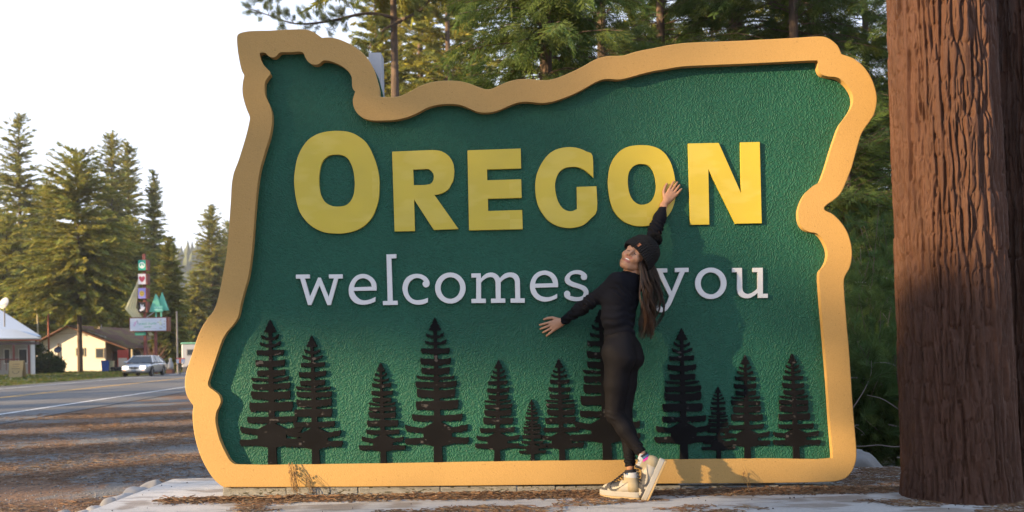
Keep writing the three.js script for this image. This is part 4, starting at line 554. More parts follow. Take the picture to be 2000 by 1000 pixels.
  { // tag and pompom
    const tp = J(1240.5, 484, 0.29), dir = tp.clone().sub(HB.clone().addScaledVector(hatAxis, 0.028)); dir.addScaledVector(hatAxis, -dir.dot(hatAxis)).normalize(); const c = HB.clone().addScaledVector(hatAxis, 0.028).addScaledVector(dir, 0.1175), g = new RoundedBoxGeometry(0.020, 0.024, 0.004, 2, 0.0015), tx = new THREE.Vector3().crossVectors(hatAxis, dir); g.applyMatrix4(new THREE.Matrix4().makeBasis(tx, hatAxis, dir).setPosition(c)); part(hat, 'leather_tag', loc(g), mat(0.30, 0.10, 0.03, 0.6), 'small brown leather tag');
    const pc = HB.clone().addScaledVector(hatAxis, 0.165).add(V(-0.004, 0.012, 0)), q = rng(8), l = [new THREE.IcosahedronGeometry(0.03, 2).translate(pc.x, pc.y, pc.z)]; for (let i = 0; i < 900; i++) { const d = V(q() - 0.5, q() - 0.5, q() - 0.5).normalize(), e = pc.clone().addScaledVector(d, 0.04 + 0.008 * q()).add(V((q() - 0.5) * 0.006, (q() - 0.5) * 0.006, (q() - 0.5) * 0.006)); l.push(bar(pc.clone().addScaledVector(d, 0.018), e, 0.0022, 3, 0.0012)); } part(hat, 'pompom', loc(merge(l)), wool, 'fluffy black pompom');
  }
  // long wavy hair from under the hat
  {
    const q = rng(12), strands = [], cols = [[0.022, 0.0125, 0.008], [0.085, 0.042, 0.022]], sets = [[], []];
    for (let k = 0; k < 34; k++) {                                         // wavy locks of many strands
      const a = (k + q()) / 34, out = a > 0.55 ? (a - 0.55) / 0.45 : 0, u0 = mix(1247, 1273, a), u1 = mix(1252, 1276, q()) + out * (q() - 0.3) * 8, v1 = out > 0.2 && q() < 0.4 ? mix(598, 628, q()) : mix(630, 664, q()), ph = q() * 6.28, wl = 9 + 5 * q(), amp = 3.4 + 3.4 * q(), z0 = 0.185 + 0.09 * q() * (1 - a) - 0.06 * a, front = a < 0.42;
      for (let m = 0; m < 26; m++) {
        const ju = (q() - 0.5) * 4.6, jz = (q() - 0.5) * 0.016, dp = (q() - 0.5) * 0.7, le = v1 - 14 * q() * q(), pts = [];
        for (let n = 0; n <= 14; n++) { const t = n / 14, mid = Math.sin(t * Math.PI); pts.push(P(mix(u0, u1, t) + out * 19 * mid + (front ? 5 * mid : 3 * mid) + Math.sin(t * wl + ph + dp) * amp * sstep(0, 0.5, t) + ju * (1.1 - 0.55 * mid + 0.5 * t * t), mix(511, le, t), z0 + Math.cos(t * wl + ph + dp) * 0.012 * sstep(0, 0.5, t) + jz + 0.03 * mid * (front ? 1 : 0.2))); }
        sets[(front && q() < 0.7) || q() < 0.1 ? 1 : 0].push(tube(pts, 0.0013 + 0.0006 * q(), 26, 3, 0.0005));
      }
    }
    const hair = part(person, 'hair', loc(merge(sets[0])), mat(...cols[0], 0.42), 'long wavy dark brown hair'); part(hair, 'highlights', loc(merge(sets[1])), mat(...cols[1], 0.42), 'lighter brown wavy strands');
    const capF = blend([B2([0, 0.03, -0.03], [0, -0.03, -0.045], 0.082, 0.066), B2([-0.045, -0.0, -0.01], [-0.05, -0.06, -0.03], 0.034, 0.028), B2([0.05, 0.02, -0.02], [0.052, -0.02, -0.03], 0.03, 0.026)], 0.02); part(hair, 'roots', loc(toWorld(meshField((x, y, z) => capF(x, y, z) + 0.003 * Math.sin(x * 700 + y * 120), V(-0.13, -0.13, -0.15), V(0.13, 0.13, 0.07), 0.006))), mat(...cols[0], 0.5));
  }
  // high-top shoes: x forward, y up, z to the outside
  function shoe(m, flip, label) {
    const sh = part(person, 'shoe', (() => {
      const half = (x) => 0.046 * (x < 0.10 ? mix(0.76, 0.80, x / 0.1) : x < 0.2 ? mix(0.80, 1.0, sstep(0.1, 0.2, x)) : Math.sqrt(Math.max(0, 1 - ((x - 0.2) / 0.074) ** 2)) * 1.0);
      const up = blend([B2([0.035, 0.075, 0], [0.1, 0.07, 0], 0.040, 0.043), B2([0.1, 0.068, 0], [0.19, 0.053, 0], 0.043, 0.037), B2([0.19, 0.053, 0], [0.228, 0.047, 0], 0.04, 0.032), B2([0.04, 0.08, 0], [0.045, 0.15, 0], 0.040, 0.042), B2([0.07, 0.09, 0], [0.072, 0.145, 0], 0.036, 0.034)], 0.014);
      const hole = B2([0.058, 0.14, 0], [0.06, 0.22, 0], 0.036, 0.04);
      const g = meshField((x, y, z) => Math.max(up(x, y, z), 0.03 - y, y - 0.168 + 0.12 * (0.06 - x) * (x < 0.06 ? 0.3 : 1), -hole(x, y, z)), V(-0.03, 0.01, -0.07), V(0.29, 0.2, 0.07), 0.0042), p = g.attributes.position, c = new Float32Array(p.count * 3);
      for (let i = 0; i < p.count; i++) { const x = p.getX(i), y = p.getY(i), z = Math.abs(p.getZ(i)); const top = 0.113 - (x - 0.1) * 0.26; let k = [0.40, 0.36, 0.29]; if (x > 0.115 && x < 0.215 && y > top - 0.03) k = [0.045, 0.045, 0.05]; if (x > 0.2 && y < 0.068) k = [0.045, 0.045, 0.05]; if (x > 0.225 && y > 0.06) k = [0.40, 0.36, 0.29]; if (x < 0.055 && y < 0.1) k = [0.33, 0.265, 0.155]; if (y > 0.1 && y < 0.137 && x < 0.1) k = [0.34, 0.28, 0.175]; if (y >= 0.137 && x < 0.1) k = [0.42, 0.42, 0.42]; if (x >= 0.088 && y > 0.115) k = [0.05, 0.05, 0.055]; c.set(k, i * 3); }
      g.setAttribute('color', new THREE.BufferAttribute(c, 3)); return g;
    })(), mat(1, 1, 1, 0.6, { vertexColors: true }), label);
    const outline = (x0, x1, w, n = 60) => { const s = []; for (let i = 0; i < n; i++) { const a = i / n * 6.283, cx = Math.cos(a), x = (x0 + x1) / 2 + (x1 - x0) / 2 * Math.sign(cx) * Math.pow(Math.abs(cx), 0.8); const t = (x - x0) / (x1 - x0); s.push(new THREE.Vector2(x, w * (0.8 + 0.24 * sstep(0.3, 0.75, t)) * Math.sign(Math.sin(a)) * Math.pow(Math.abs(Math.sin(a)), 0.62))); } return s; };
    const slab = (w, y0, y1, b) => { const g = new THREE.ExtrudeGeometry(new THREE.Shape(outline(-0.012, 0.274, w)), { depth: y1 - y0 - 2 * b, bevelEnabled: true, bevelThickness: b, bevelSize: b, bevelOffset: -b, bevelSegments: 3 }); return g.rotateX(Math.PI / 2).translate(0, y1 - b, 0); };
    part(sh, 'midsole', slab(0.048, 0.011, 0.046, 0.006), mat(0.36, 0.335, 0.285, 0.7), 'thick off white midsole'); part(sh, 'outsole', slab(0.049, 0, 0.0118, 0.003), mat(0.42, 0.29, 0.13, 0.7), 'tan rubber outsole');
    for (const s of [-1, 1]) { // curved stripe mark on each side, lying on the upper
      const pts = [[0.185, 0.078], [0.172, 0.061], [0.150, 0.058], [0.118, 0.068], [0.078, 0.094], [0.055, 0.112], [0.09, 0.082], [0.128, 0.058], [0.156, 0.046], [0.180, 0.051], [0.190, 0.064]], g = new THREE.ExtrudeGeometry(new THREE.Shape(smooth2(pts, 2).map(([x, y]) => new THREE.Vector2(x, y))), { depth: 0.003, bevelEnabled: false, curveSegments: 4 }), p = g.attributes.position;
      for (let i = 0; i < p.count; i++) { const x = p.getX(i); p.setZ(i, s * (0.0452 + p.getZ(i) - 0.06 * Math.max(0, x - 0.165) - 0.04 * Math.max(0, p.getY(i) - 0.095))); } g.computeVertexNormals(); part(sh, 'side_stripe', g, mat(0.045, 0.045, 0.05, 0.5), 'dark curved side stripe');
    }
    const lace = []; for (let k = 0; k < 6; k++) { const x = 0.185 - k * 0.016, y = 0.089 + k * 0.012 + 0.006; lace.push(tube([V(x - 0.004, y - 0.012, -0.034), V(x, y + 0.004, 0), V(x - 0.004, y - 0.012, 0.034)], 0.0035, 8, 5)); } lace.push(tube([V(0.1, 0.15, 0.02), V(0.075, 0.11, 0.052), V(0.03, 0.07, 0.058), V(0.015, 0.05, 0.058)], 0.0025, 12, 5)); part(sh, 'laces', merge(lace), mat(0.02, 0.022, 0.028, 0.8), 'dark shoe laces');
    sh.applyMatrix4(new THREE.Matrix4().makeTranslation(-base.x, -base.y, -base.z).multiply(m)); return sh;
  }
  const frame3 = (o, f, n) => { const X = f.clone().normalize(), Y = n.clone().addScaledVector(X, -n.dot(X)).normalize(), Z = new THREE.Vector3().crossVectors(X, Y); return new THREE.Matrix4().makeBasis(X, Y, Z).setPosition(o); };
  const heelR = G(1248, 976, 0.0); heelR.y = 0.002; shoe(frame3(heelR, V(-0.80, 0, -0.60), V(0, 1, 0)), 0, 'flat standing cream and dark high top shoe');
  const toe = J(1268, 977, 0.30); toe.y = Math.max(toe.y, 0.004); const heel = J(1301, 903, 0.315), fL = toe.clone().sub(heel).normalize(); shoe(frame3(heel, fL, V(-0.88, 0.45, -0.18)), 1, 'cream and dark high top shoe raised on its toe');
  // socks with coloured bands
  const sockTex = tex(16, 128, (x, y) => { const k = y; return k > 0.62 ? [0.012, 0.013, 0.02] : k > 0.56 ? [0.10, 0.22, 0.42] : k > 0.48 ? [0.012, 0.014, 0.03] : k > 0.42 ? [0.12, 0.3, 0.5] : k > 0.30 ? [0.02, 0.03, 0.07] : [0.62, 0.03, 0.32]; });
  const sock = (a, b, r) => { const d = b.clone().sub(a), g = new THREE.CylinderGeometry(r, r * 1.12, d.length(), 24, 6, true); g.translate(0, d.length() / 2, 0).applyQuaternion(new THREE.Quaternion().setFromUnitVectors(V(0, 1, 0), d.clone().normalize())).translate(a.x, a.y, a.z); part(person, 'sock', loc(g), mat(1, 1, 1, 0.9, { map: sockTex }), 'dark sock with blue and pink bands'); };
  sock(J(1233.5, 934, 0.225), J(1231, 917, 0.218), 0.0365); sock(J(1260, 899, 0.293), J(1253, 888.5, 0.288), 0.0365);
}

// ---------------------------------------------------------------- across the road: house, motel, signs, car
const at = (u, v, d) => P(u, v, CAM.z - d);
function quadGeo(a, b, c, d) { const g = new THREE.BufferGeometry(); g.setAttribute('position', new THREE.Float32BufferAttribute([a, b, c, d].flatMap((p) => [p.x, p.y, p.z]), 3)); g.setAttribute('uv', new THREE.Float32BufferAttribute([0, 0, a.distanceTo(b), 0, a.distanceTo(b), b.distanceTo(c), 0, a.distanceTo(d)], 2)); g.setIndex([0, 1, 2, 0, 2, 3]); g.computeVertexNormals(); return g; }
function slabRoof(a, b, c, d, t = 0.12) { const n = b.clone().sub(a).cross(d.clone().sub(a)).normalize(); if (n.y < 0) n.negate(); const q = [a, b, c, d], lo = q.map((p) => p.clone().addScaledVector(n, -t)); return merge([quadGeo(a, b, c, d), quadGeo(...lo), ...[0, 1, 2, 3].map((i) => quadGeo(q[i], q[(i + 1) % 4], lo[(i + 1) % 4], lo[i]))]); }
// house with the metal roof
{
  const D = 72, s = D / FPX, o = at(-60, 690, D); const house = thing('house', 'small house with pale metal roof and red porch posts', 'house', [o.x, YG, o.z], 0.5);
  const X = (u) => (u + 60) * s, Y = (v) => (704 - v) * s + CAM.y - YG;
  const wallM = mat(0.34, 0.33, 0.33, 0.85), red = mat(0.16, 0.04, 0.035, 0.7), roofM = mat(0.46, 0.5, 0.55, 0.4, { metalness: 0.3 }), dk = mat(0.02, 0.02, 0.022, 0.4), trim = mat(0.6, 0.6, 0.6, 0.7);
  part(house, 'wall', box(X(52), Y(656), 7, X(52) / 2, Y(656) / 2, -4.6), wallM);
  const ridge = Y(581), ey = Y(654), ex = X(64);
  part(house, 'roof', merge([slabRoof(V(-3, ridge, -4.6), V(X(-30), ridge, -4.6), V(ex, ey, -0.5), V(-3, ey, -0.5)), slabRoof(V(-3, ridge, -4.6), V(X(-30), ridge, -4.6), V(ex, ey, -8.9), V(-3, ey, -8.9)), slabRoof(V(X(-30), ridge, -4.6), V(X(-29.9), ridge, -4.61), V(ex, ey, -8.9), V(ex, ey, -0.5))]), roofM, 'pale blue grey metal roof');
  part(house, 'porch_roof', slabRoof(V(-3, Y(636), -1.1), V(X(20), Y(640), -1.1), V(X(64), Y(659), 1.6), V(-3, Y(659), 1.6), 0.1), roofM);
  part(house, 'fascia', box(X(62) + 3, 0.14, 0.06, (X(62) - 3) / 2, Y(662), 1.5), mat(0.4, 0.09, 0.04, 0.7), 'orange red porch fascia board');
  part(house, 'beam', box(X(62) + 3, 0.2, 0.12, (X(62) - 3) / 2, Y(669), 1.35), mat(0.1, 0.07, 0.07, 0.8));
  for (const u of [16, 42]) part(house, 'porch_post', box(0.16, Y(672), 0.16, X(u), Y(672) / 2, 1.35), red);
  part(house, 'corner_board', box(0.3, Y(664), 0.1, X(49), Y(664) / 2, 1.32), trim);
  for (const [u, w] of [[3, 0.5], [31, 0.7]]) { const win = part(house, 'window', box(w, 1.3, 0.06, X(u), Y(694), -1.07), trim); part(win, 'pane', box(w - 0.14, 1.14, 0.02, X(u), Y(694), -1.03), dk); }
  part(house, 'railing', merge([box(1.9, 0.08, 0.06, X(3), Y(700), 1.35), ...[-0.8, -0.4, 0, 0.4, 0.8].map((x) => box(0.05, 0.9, 0.05, X(3) + x, Y(711), 1.35))]), red);
  const dp = at(7, 592, 70), dish = thing('satellite_dish', 'round pale satellite dish above the metal roof', 'satellite dish', [dp.x, ridge * 0.62 + YG, dp.z]);
  const lb = dp.y - dish.position.y; const bowl = new THREE.SphereGeometry(0.72, 24, 8, 0, 6.283, 0, 0.75).rotateX(Math.PI / 2).translate(0, 0, -0.55); bowl.rotateY(-0.35).rotateX(-0.35).translate(0, lb, 0);
  part(dish, 'bowl', bowl, mat(0.5, 0.5, 0.5, 0.5)); part(dish, 'mast', cyl(0.05, 0.05, lb, 0, 0, -0.1), mat(0.15, 0.15, 0.16, 0.6)); part(dish, 'receiver', bar(V(0, lb - 0.4, 0), V(-0.2, lb + 0.1, 0.5), 0.025), mat(0.3, 0.3, 0.3, 0.6));
}
// motel
{
  const D = 88, s = D / FPX, c = at(238, 690, D), motel = thing('motel', 'low motel with sunlit white gable wall and brown mossy roof', 'building', [c.x, YG, c.z], -0.04);
  const W = 9.4, L = 12.5, eave = 2.75, peak = 4.75;                        // gable wall along -x from the corner at the origin, long side going back along -z, porch towards +x
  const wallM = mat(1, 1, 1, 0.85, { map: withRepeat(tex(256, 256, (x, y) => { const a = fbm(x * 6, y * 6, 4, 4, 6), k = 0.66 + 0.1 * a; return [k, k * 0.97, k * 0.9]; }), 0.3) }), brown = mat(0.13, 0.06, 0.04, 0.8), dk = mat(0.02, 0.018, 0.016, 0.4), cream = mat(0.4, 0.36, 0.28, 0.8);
  const sh = new THREE.Shape([[-W, 0], [-1.6, 0], [-1.6, eave + 0.75], [-W / 2 - 0.4, peak - 0.12], [-W, eave - 0.1]].map((p) => new THREE.Vector2(...p)));
  part(motel, 'gable_wall', new THREE.ExtrudeGeometry(sh, { depth: 0.2, bevelEnabled: false }), wallM, 'white gable wall in full sun');
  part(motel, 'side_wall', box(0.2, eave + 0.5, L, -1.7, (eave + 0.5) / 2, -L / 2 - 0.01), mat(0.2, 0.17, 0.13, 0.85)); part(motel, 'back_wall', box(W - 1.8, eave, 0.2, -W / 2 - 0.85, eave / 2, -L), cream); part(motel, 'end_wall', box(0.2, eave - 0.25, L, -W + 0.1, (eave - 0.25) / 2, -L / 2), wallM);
  const mossTex = tex(512, 512, (x, y) => { const m = sstep(0.42, 0.6, fbm(x * 5, y * 9, 6, 4, 5)), c = 0.7 + 0.6 * noise(x * 120, y * 120, 3); return [mix(0.13, 0.15, m) * c, mix(0.055, 0.10, m) * c, mix(0.035, 0.028, m) * c]; }), roofM = mat(1, 1, 1, 0.95, { map: withRepeat(mossTex, 1 / 6) });
  const rx = -W / 2 - 0.4, a = V(rx, peak, 0.9), b = V(rx, peak, -L - 0.6);
  part(motel, 'roof', merge([slabRoof(a, b, V(1.1, eave - 0.45, -L - 0.6), V(1.1, eave - 0.45, 0.9)), slabRoof(a.clone().add(V(-0.01, 0, 0)), b.clone().add(V(-0.01, 0, 0)), V(-W - 0.5, eave - 0.42, -L - 0.6), V(-W - 0.5, eave - 0.42, 0.9))]), roofM, 'brown roof with green moss');
  part(motel, 'barge_board', bar(V(rx, peak - 0.12, 0.97), V(1.1, eave - 0.57, 0.97), 0.1, 4), brown); part(motel, 'barge_board', bar(V(rx, peak - 0.12, 0.97), V(-W - 0.5, eave - 0.55, 0.97), 0.1, 4), brown);
  for (let i = 0; i < 6; i++) part(motel, 'porch_post', box(0.16, eave - 0.55, 0.16, 0.75, (eave - 0.55) / 2, -0.6 - i * 2.2), i % 2 ? cream : mat(0.42, 0.38, 0.3, 0.8));
  for (let i = 0; i < 5; i++) { const d = part(motel, i % 2 ? 'window' : 'door', box(0.08, i % 2 ? 1.2 : 2, 1.1, -1.55, i % 2 ? 1.4 : 1, -1.7 - i * 2.3), i % 2 ? cream : brown); part(d, 'pane', box(0.04, i % 2 ? 1 : 0.7, 0.85, -1.5, i % 2 ? 1.4 : 1.5, -1.7 - i * 2.3), dk); }
  for (const [x, y, w, h] of [[-4.15, 2.0, 0.95, 0.85], [-2.15, 1.85, 0.9, 1.05]]) { const f = part(motel, 'window', box(w, h, 0.08, x, y, 0.24), cream); part(f, 'pane', box(w - 0.18, h - 0.18, 0.04, x, y, 0.27), mat(0.05, 0.06, 0.08, 0.1)); }
  part(motel, 'downpipe', cyl(0.07, 0.07, 2.9, -6.4, 0, 0.3, 8), mat(0.12, 0.08, 0.06, 0.7));
  part(motel, 'chimney', rbox(0.45, 0.5, 0.45, 0.03, rx + 1.2, peak - 0.1, -3), mat(0.35, 0.3, 0.27, 0.8));
  // small annex left of the gable
  const an = thing('annex_shed', 'small sunlit cream shed beside the motel gable', 'shed', at(56, 720, 92).setY(YG), 0.0); part(an, 'wall', box(2.6, 2.6, 3, 0, 1.3, -1.6), wallM); part(an, 'roof', box(3.1, 0.12, 3.6, 0, 2.72, -1.6, 0, 0.16), mat(0.2, 0.11, 0.06, 0.9)); const w = part(an, 'window', box(0.6, 0.9, 0.06, -0.7, 1.5, -0.08), cream); part(w, 'pane', box(0.46, 0.76, 0.03, -0.7, 1.5, -0.04), dk);
}
const put = (u, v, d) => at(u, v, d).setY(YG);
// small things before the motel
{
  const bin = (u, d, col, label, h) => { const o = thing('wheeled_bin', label, 'bin', put(u, 720, d), 0.2, 'bins by the white wall'); part(o, 'body', (() => { const g = new RoundedBoxGeometry(0.62, h - 0.12, 0.66, 2, 0.03), p = g.attributes.position; for (let i = 0; i < p.count; i++) { const k = 0.84 + 0.16 * (p.getY(i) / (h - 0.12) + 0.5); p.setX(i, p.getX(i) * k); p.setZ(i, p.getZ(i) * k); } g.computeVertexNormals(); return g.translate(0, h / 2, 0); })(), mat(...col, 0.5)); part(o, 'lid', rbox(0.66, 0.07, 0.74, 0.03, 0, h - 0.04, 0.02), mat(...col, 0.45)); for (const s of [-1, 1]) part(o, 'wheel', new THREE.CylinderGeometry(0.1, 0.1, 0.06, 14).rotateZ(Math.PI / 2).translate(s * 0.27, 0.1, -0.3), mat(0.02, 0.02, 0.02, 0.7)); return o; };
  bin(206, 84, [0.01, 0.07, 0.32], 'blue wheeled bin against the sunlit white wall', 1.12); bin(216, 84.6, [0.4, 0.37, 0.2], 'pale bin beside the blue wheeled bin', 1.05);
  const vm = thing('vending_machine', 'red and white lit drinks machine on the motel porch', 'vending machine', put(241, 715, 86), 0.3); part(vm, 'cabinet', rbox(0.95, 1.85, 0.8, 0.03, 0, 1.2, 0), mat(0.45, 0.03, 0.015, 0.4)); part(vm, 'front_panel', box(0.8, 0.95, 0.02, 0, 0.85, 0.41), mat(0.6, 0.5, 0.42, 0.4)); part(vm, 'base', box(1.0, 0.3, 0.85, 0, 0.14, 0), mat(0.08, 0.07, 0.06, 0.9));
  for (let i = 0; i < 4; i++) { const t = thing('old_tyre', 'black tyre stacked beside the pale bin', 'tyre', put(224 + (i % 2) * 9, 719, 83.5).add(V(0, Math.floor(i / 2) * 0.24, 0)), 0, 'stacked tyres'); part(t, 'tread', new THREE.TorusGeometry(0.27, 0.12, 10, 24).rotateX(Math.PI / 2).translate(0, 0.12, 0), mat(0.015, 0.015, 0.016, 0.8)); }
  // poles
  const pole = (u, vTop, d, r, col, label, lamp) => { const p = put(u, 720, d), h = at(u, vTop, d).y - YG, o = thing('pole', label, 'pole', p); part(o, 'shaft', cyl(r, r * 0.85, h, 0, 0, 0, 10), mat(...col, 0.7)); if (lamp) part(o, 'lamp_head', rbox(0.45, 0.3, 0.35, 0.05, -0.08, h - 0.1, 0), mat(0.3, 0.2, 0.16, 0.6)); else part(o, 'cap', new THREE.SphereGeometry(r * 1.1, 10, 6).translate(0, h, 0), mat(...col, 0.6)); return o; };
  pole(75, 602, 80, 0.085, [0.42, 0.36, 0.22], 'pale lamp pole between house and motel', true); pole(96, 613, 82, 0.09, [0.32, 0.09, 0.05], 'rusty red pole before the shaded gable'); pole(347, 610, 66, 0.07, [0.36, 0.31, 0.26], 'slim grey pole beside the mailbox board');
  const wire = tube([at(70, 652, 80), at(105, 653, 84), at(150, 650, 86)], 0.015, 12, 4); single('cable', wire, mat(0.25, 0.22, 0.2, 0.7), 'thin cable strung from lamp pole to motel', 'cable');
  // second dish on a stalk
  const d2 = put(99, 722, 80), t2 = at(113, 683, 80), o2 = thing('satellite_dish', 'dark satellite dish on a slanted stalk before the white wall', 'satellite dish', d2); const l2 = t2.clone().sub(o2.position); part(o2, 'mast', bar(V(0, 0, 0), l2.clone().add(V(-0.15, -0.1, 0)), 0.03), mat(0.2, 0.2, 0.2, 0.6)); part(o2, 'bowl', new THREE.SphereGeometry(0.55, 20, 8, 0, 6.283, 0, 0.7).rotateX(-Math.PI / 2).translate(0, 0, 0.42).scale(1, 0.8, 1).rotateY(0.3).rotateZ(0.4).translate(l2.x, l2.y, l2.z), mat(0.07, 0.08, 0.13, 0.5));
  // leaning board
  const ab = thing('sandwich_board', 'tan sandwich board on the grass before the house', 'board', put(34, 729, 61), 0.15); const bt = tex(128, 256, (x, y) => { const Y = 1 - y, dark = (Math.abs(Y - 0.22) < 0.02 && x > 0.25 && x < 0.75) || (Math.abs(Y - 0.34) < 0.015 && x > 0.3 && x < 0.7) || (Math.abs(Y - 0.48) < 0.02 && x > 0.2 && x < 0.8 && (x * 14) % 1 > 0.3) || (Math.hypot((x - 0.5) * 1.1, (Y - 0.64) * 1.6) > 0.2 && Math.hypot((x - 0.5) * 1.1, (Y - 0.62) * 1.6) < 0.27 && Y > 0.62); return dark ? [0.09, 0.07, 0.04] : [0.36, 0.26, 0.12]; });
  part(ab, 'face', box(0.92, 1.2, 0.03, 0, 0.62, 0.25, 0, 0, -0.18), mat(1, 1, 1, 0.8, { map: bt })); part(ab, 'face', box(0.92, 1.2, 0.03, 0, 0.62, -0.2, 0, 0, 0.18), mat(0.3, 0.22, 0.11, 0.8)); for (const s of [-1, 1]) part(ab, 'leg', bar(V(s * 0.44, 0, 0.4), V(s * 0.44, 1.24, 0.08), 0.025), mat(0.2, 0.14, 0.07, 0.8)); part(ab, 'rail', box(0.7, 0.14, 0.04, 0.02, 0.04, 0.42), mat(0.42, 0.33, 0.2, 0.8));
  // shrubs by the wall
  [[72, 722, 79, 1.3, 2.6], [92, 722, 78, 1.5, 1.6], [106, 722, 78.5, 0.9, 1.2]].forEach(([u, v, d, r, h], i) => { const q = rng(700 + i), o = thing('shrub', ['upright dark shrub by the cream shed', 'round leafy shrub before the white wall', 'small shrub at the end of the round shrub'][i], 'shrub', put(u, v, d), 0, 'shrubs before the motel'), list = [], st = []; for (let k = 0; k < 10; k++) { const a = q() * 6.28; st.push(bar(V(0, -0.05, 0), V(Math.cos(a) * r * 0.6, h * (0.5 + 0.4 * q()), Math.sin(a) * r * 0.6), 0.03, 4, 0.01)); } for (let k = 0; k < 420; k++) { const a = q() * 6.28, t = q(), rr = r * Math.sqrt(q()) * Math.sqrt(Math.max(0.05, 1 - (2 * t - 0.8) ** 2 * 0.7)); place(list, V(q() - 0.5, q() - 0.3, q() - 0.5), V(0, 1, 0), V(Math.cos(a) * rr, h * t, Math.sin(a) * rr), 0.35 + 0.2 * q()); } part(o, 'stem', merge(st), trunkMats[0]); instanced(o, 'foliage', SPRAYS.fir, leafMat(0.3), list, [0.05, 0.085, 0.025], q); });
  { const q = rng(731), p = put(300, 718, 76), o = thing('shrub', 'bare reddish shrub in front of the motel porch', 'shrub', p), st = []; for (let k = 0; k < 60; k++) { const a = q() * 6.28, e = V(Math.cos(a) * 1.5 * q(), 1.2 + 1.4 * q(), Math.sin(a) * 1.2 * q()); st.push(tube([V((q() - 0.5) * 0.3, 0, 0), V(e.x * 0.4, e.y * 0.55, e.z * 0.4), e], 0.03, 5, 4, 0.008)); } part(o, 'stem', merge(st), mat(0.16, 0.08, 0.06, 0.9)); }
  // mailbox-like picture board, white object and trailer near the border
  const mb = thing('picture_board', 'small colourful picture board on a bracket post', 'board', put(353, 716, 64)); part(mb, 'panel', box(0.62, 0.38, 0.06, 0, 1.02, 0), mat(1, 1, 1, 0.6, { map: tex(64, 40, (x, y) => (Math.abs(x - 0.45) < 0.12 && y < 0.8 ? [0.5, 0.12, 0.04] : y > 0.75 ? [0.45, 0.1, 0.1] : noise(x * 6, y * 6, 2) > 0.5 ? [0.25, 0.4, 0.6] : [0.5, 0.5, 0.55])) })); part(mb, 'post', box(0.07, 0.85, 0.07, -0.06, 0.41, -0.02), mat(0.08, 0.07, 0.06, 0.8)); part(mb, 'brace', bar(V(-0.06, 0.5, 0), V(0.22, 0.83, 0), 0.03, 5), mat(0.08, 0.07, 0.06, 0.8));
  const wh = thing('garden_statue', 'pale stubby statue on a brown pedestal near the road', 'statue', put(333, 717, 68)); part(wh, 'figure', new THREE.LatheGeometry([[0, 1.25], [0.1, 1.2], [0.13, 1.08], [0.1, 0.98], [0.2, 0.85], [0.24, 0.55], [0.22, 0.35], [0, 0.35]].map((p) => new THREE.Vector2(...p)), 16), mat(0.42, 0.4, 0.38, 0.8)); part(wh, 'pedestal', rbox(0.5, 0.34, 0.5, 0.02, 0, 0.17, 0), mat(0.14, 0.06, 0.045, 0.8));
  const tr = thing('trailer', 'pale blue trailer with green roof edge behind the slim pole', 'trailer', put(386, 715, 74), 0.2); part(tr, 'body', rbox(3.4, 2.0, 2.2, 0.12, 0.4, 1.4, -1.2), mat(0.45, 0.48, 0.55, 0.5)); part(tr, 'roof_edge', rbox(3.5, 0.14, 2.3, 0.05, 0.4, 2.46, -1.2), mat(0.2, 0.5, 0.35, 0.5)); part(tr, 'skirt', box(3.3, 0.45, 2.1, 0.4, 0.2, -1.2), mat(0.1, 0.1, 0.11, 0.8)); for (const s of [-0.6, 0.8]) part(tr, 'wheel', new THREE.CylinderGeometry(0.32, 0.32, 0.2, 18).rotateX(Math.PI / 2).translate(s, 0.32, -0.12), mat(0.02, 0.02, 0.02, 0.7)); const tw = part(tr, 'window', rbox(0.8, 0.55, 0.04, 0.015, -0.5, 1.7, -0.09), mat(0.3, 0.3, 0.32, 0.5)); part(tw, 'pane', box(0.66, 0.42, 0.02, -0.5, 1.7, -0.065), mat(0.03, 0.04, 0.05, 0.1));
}
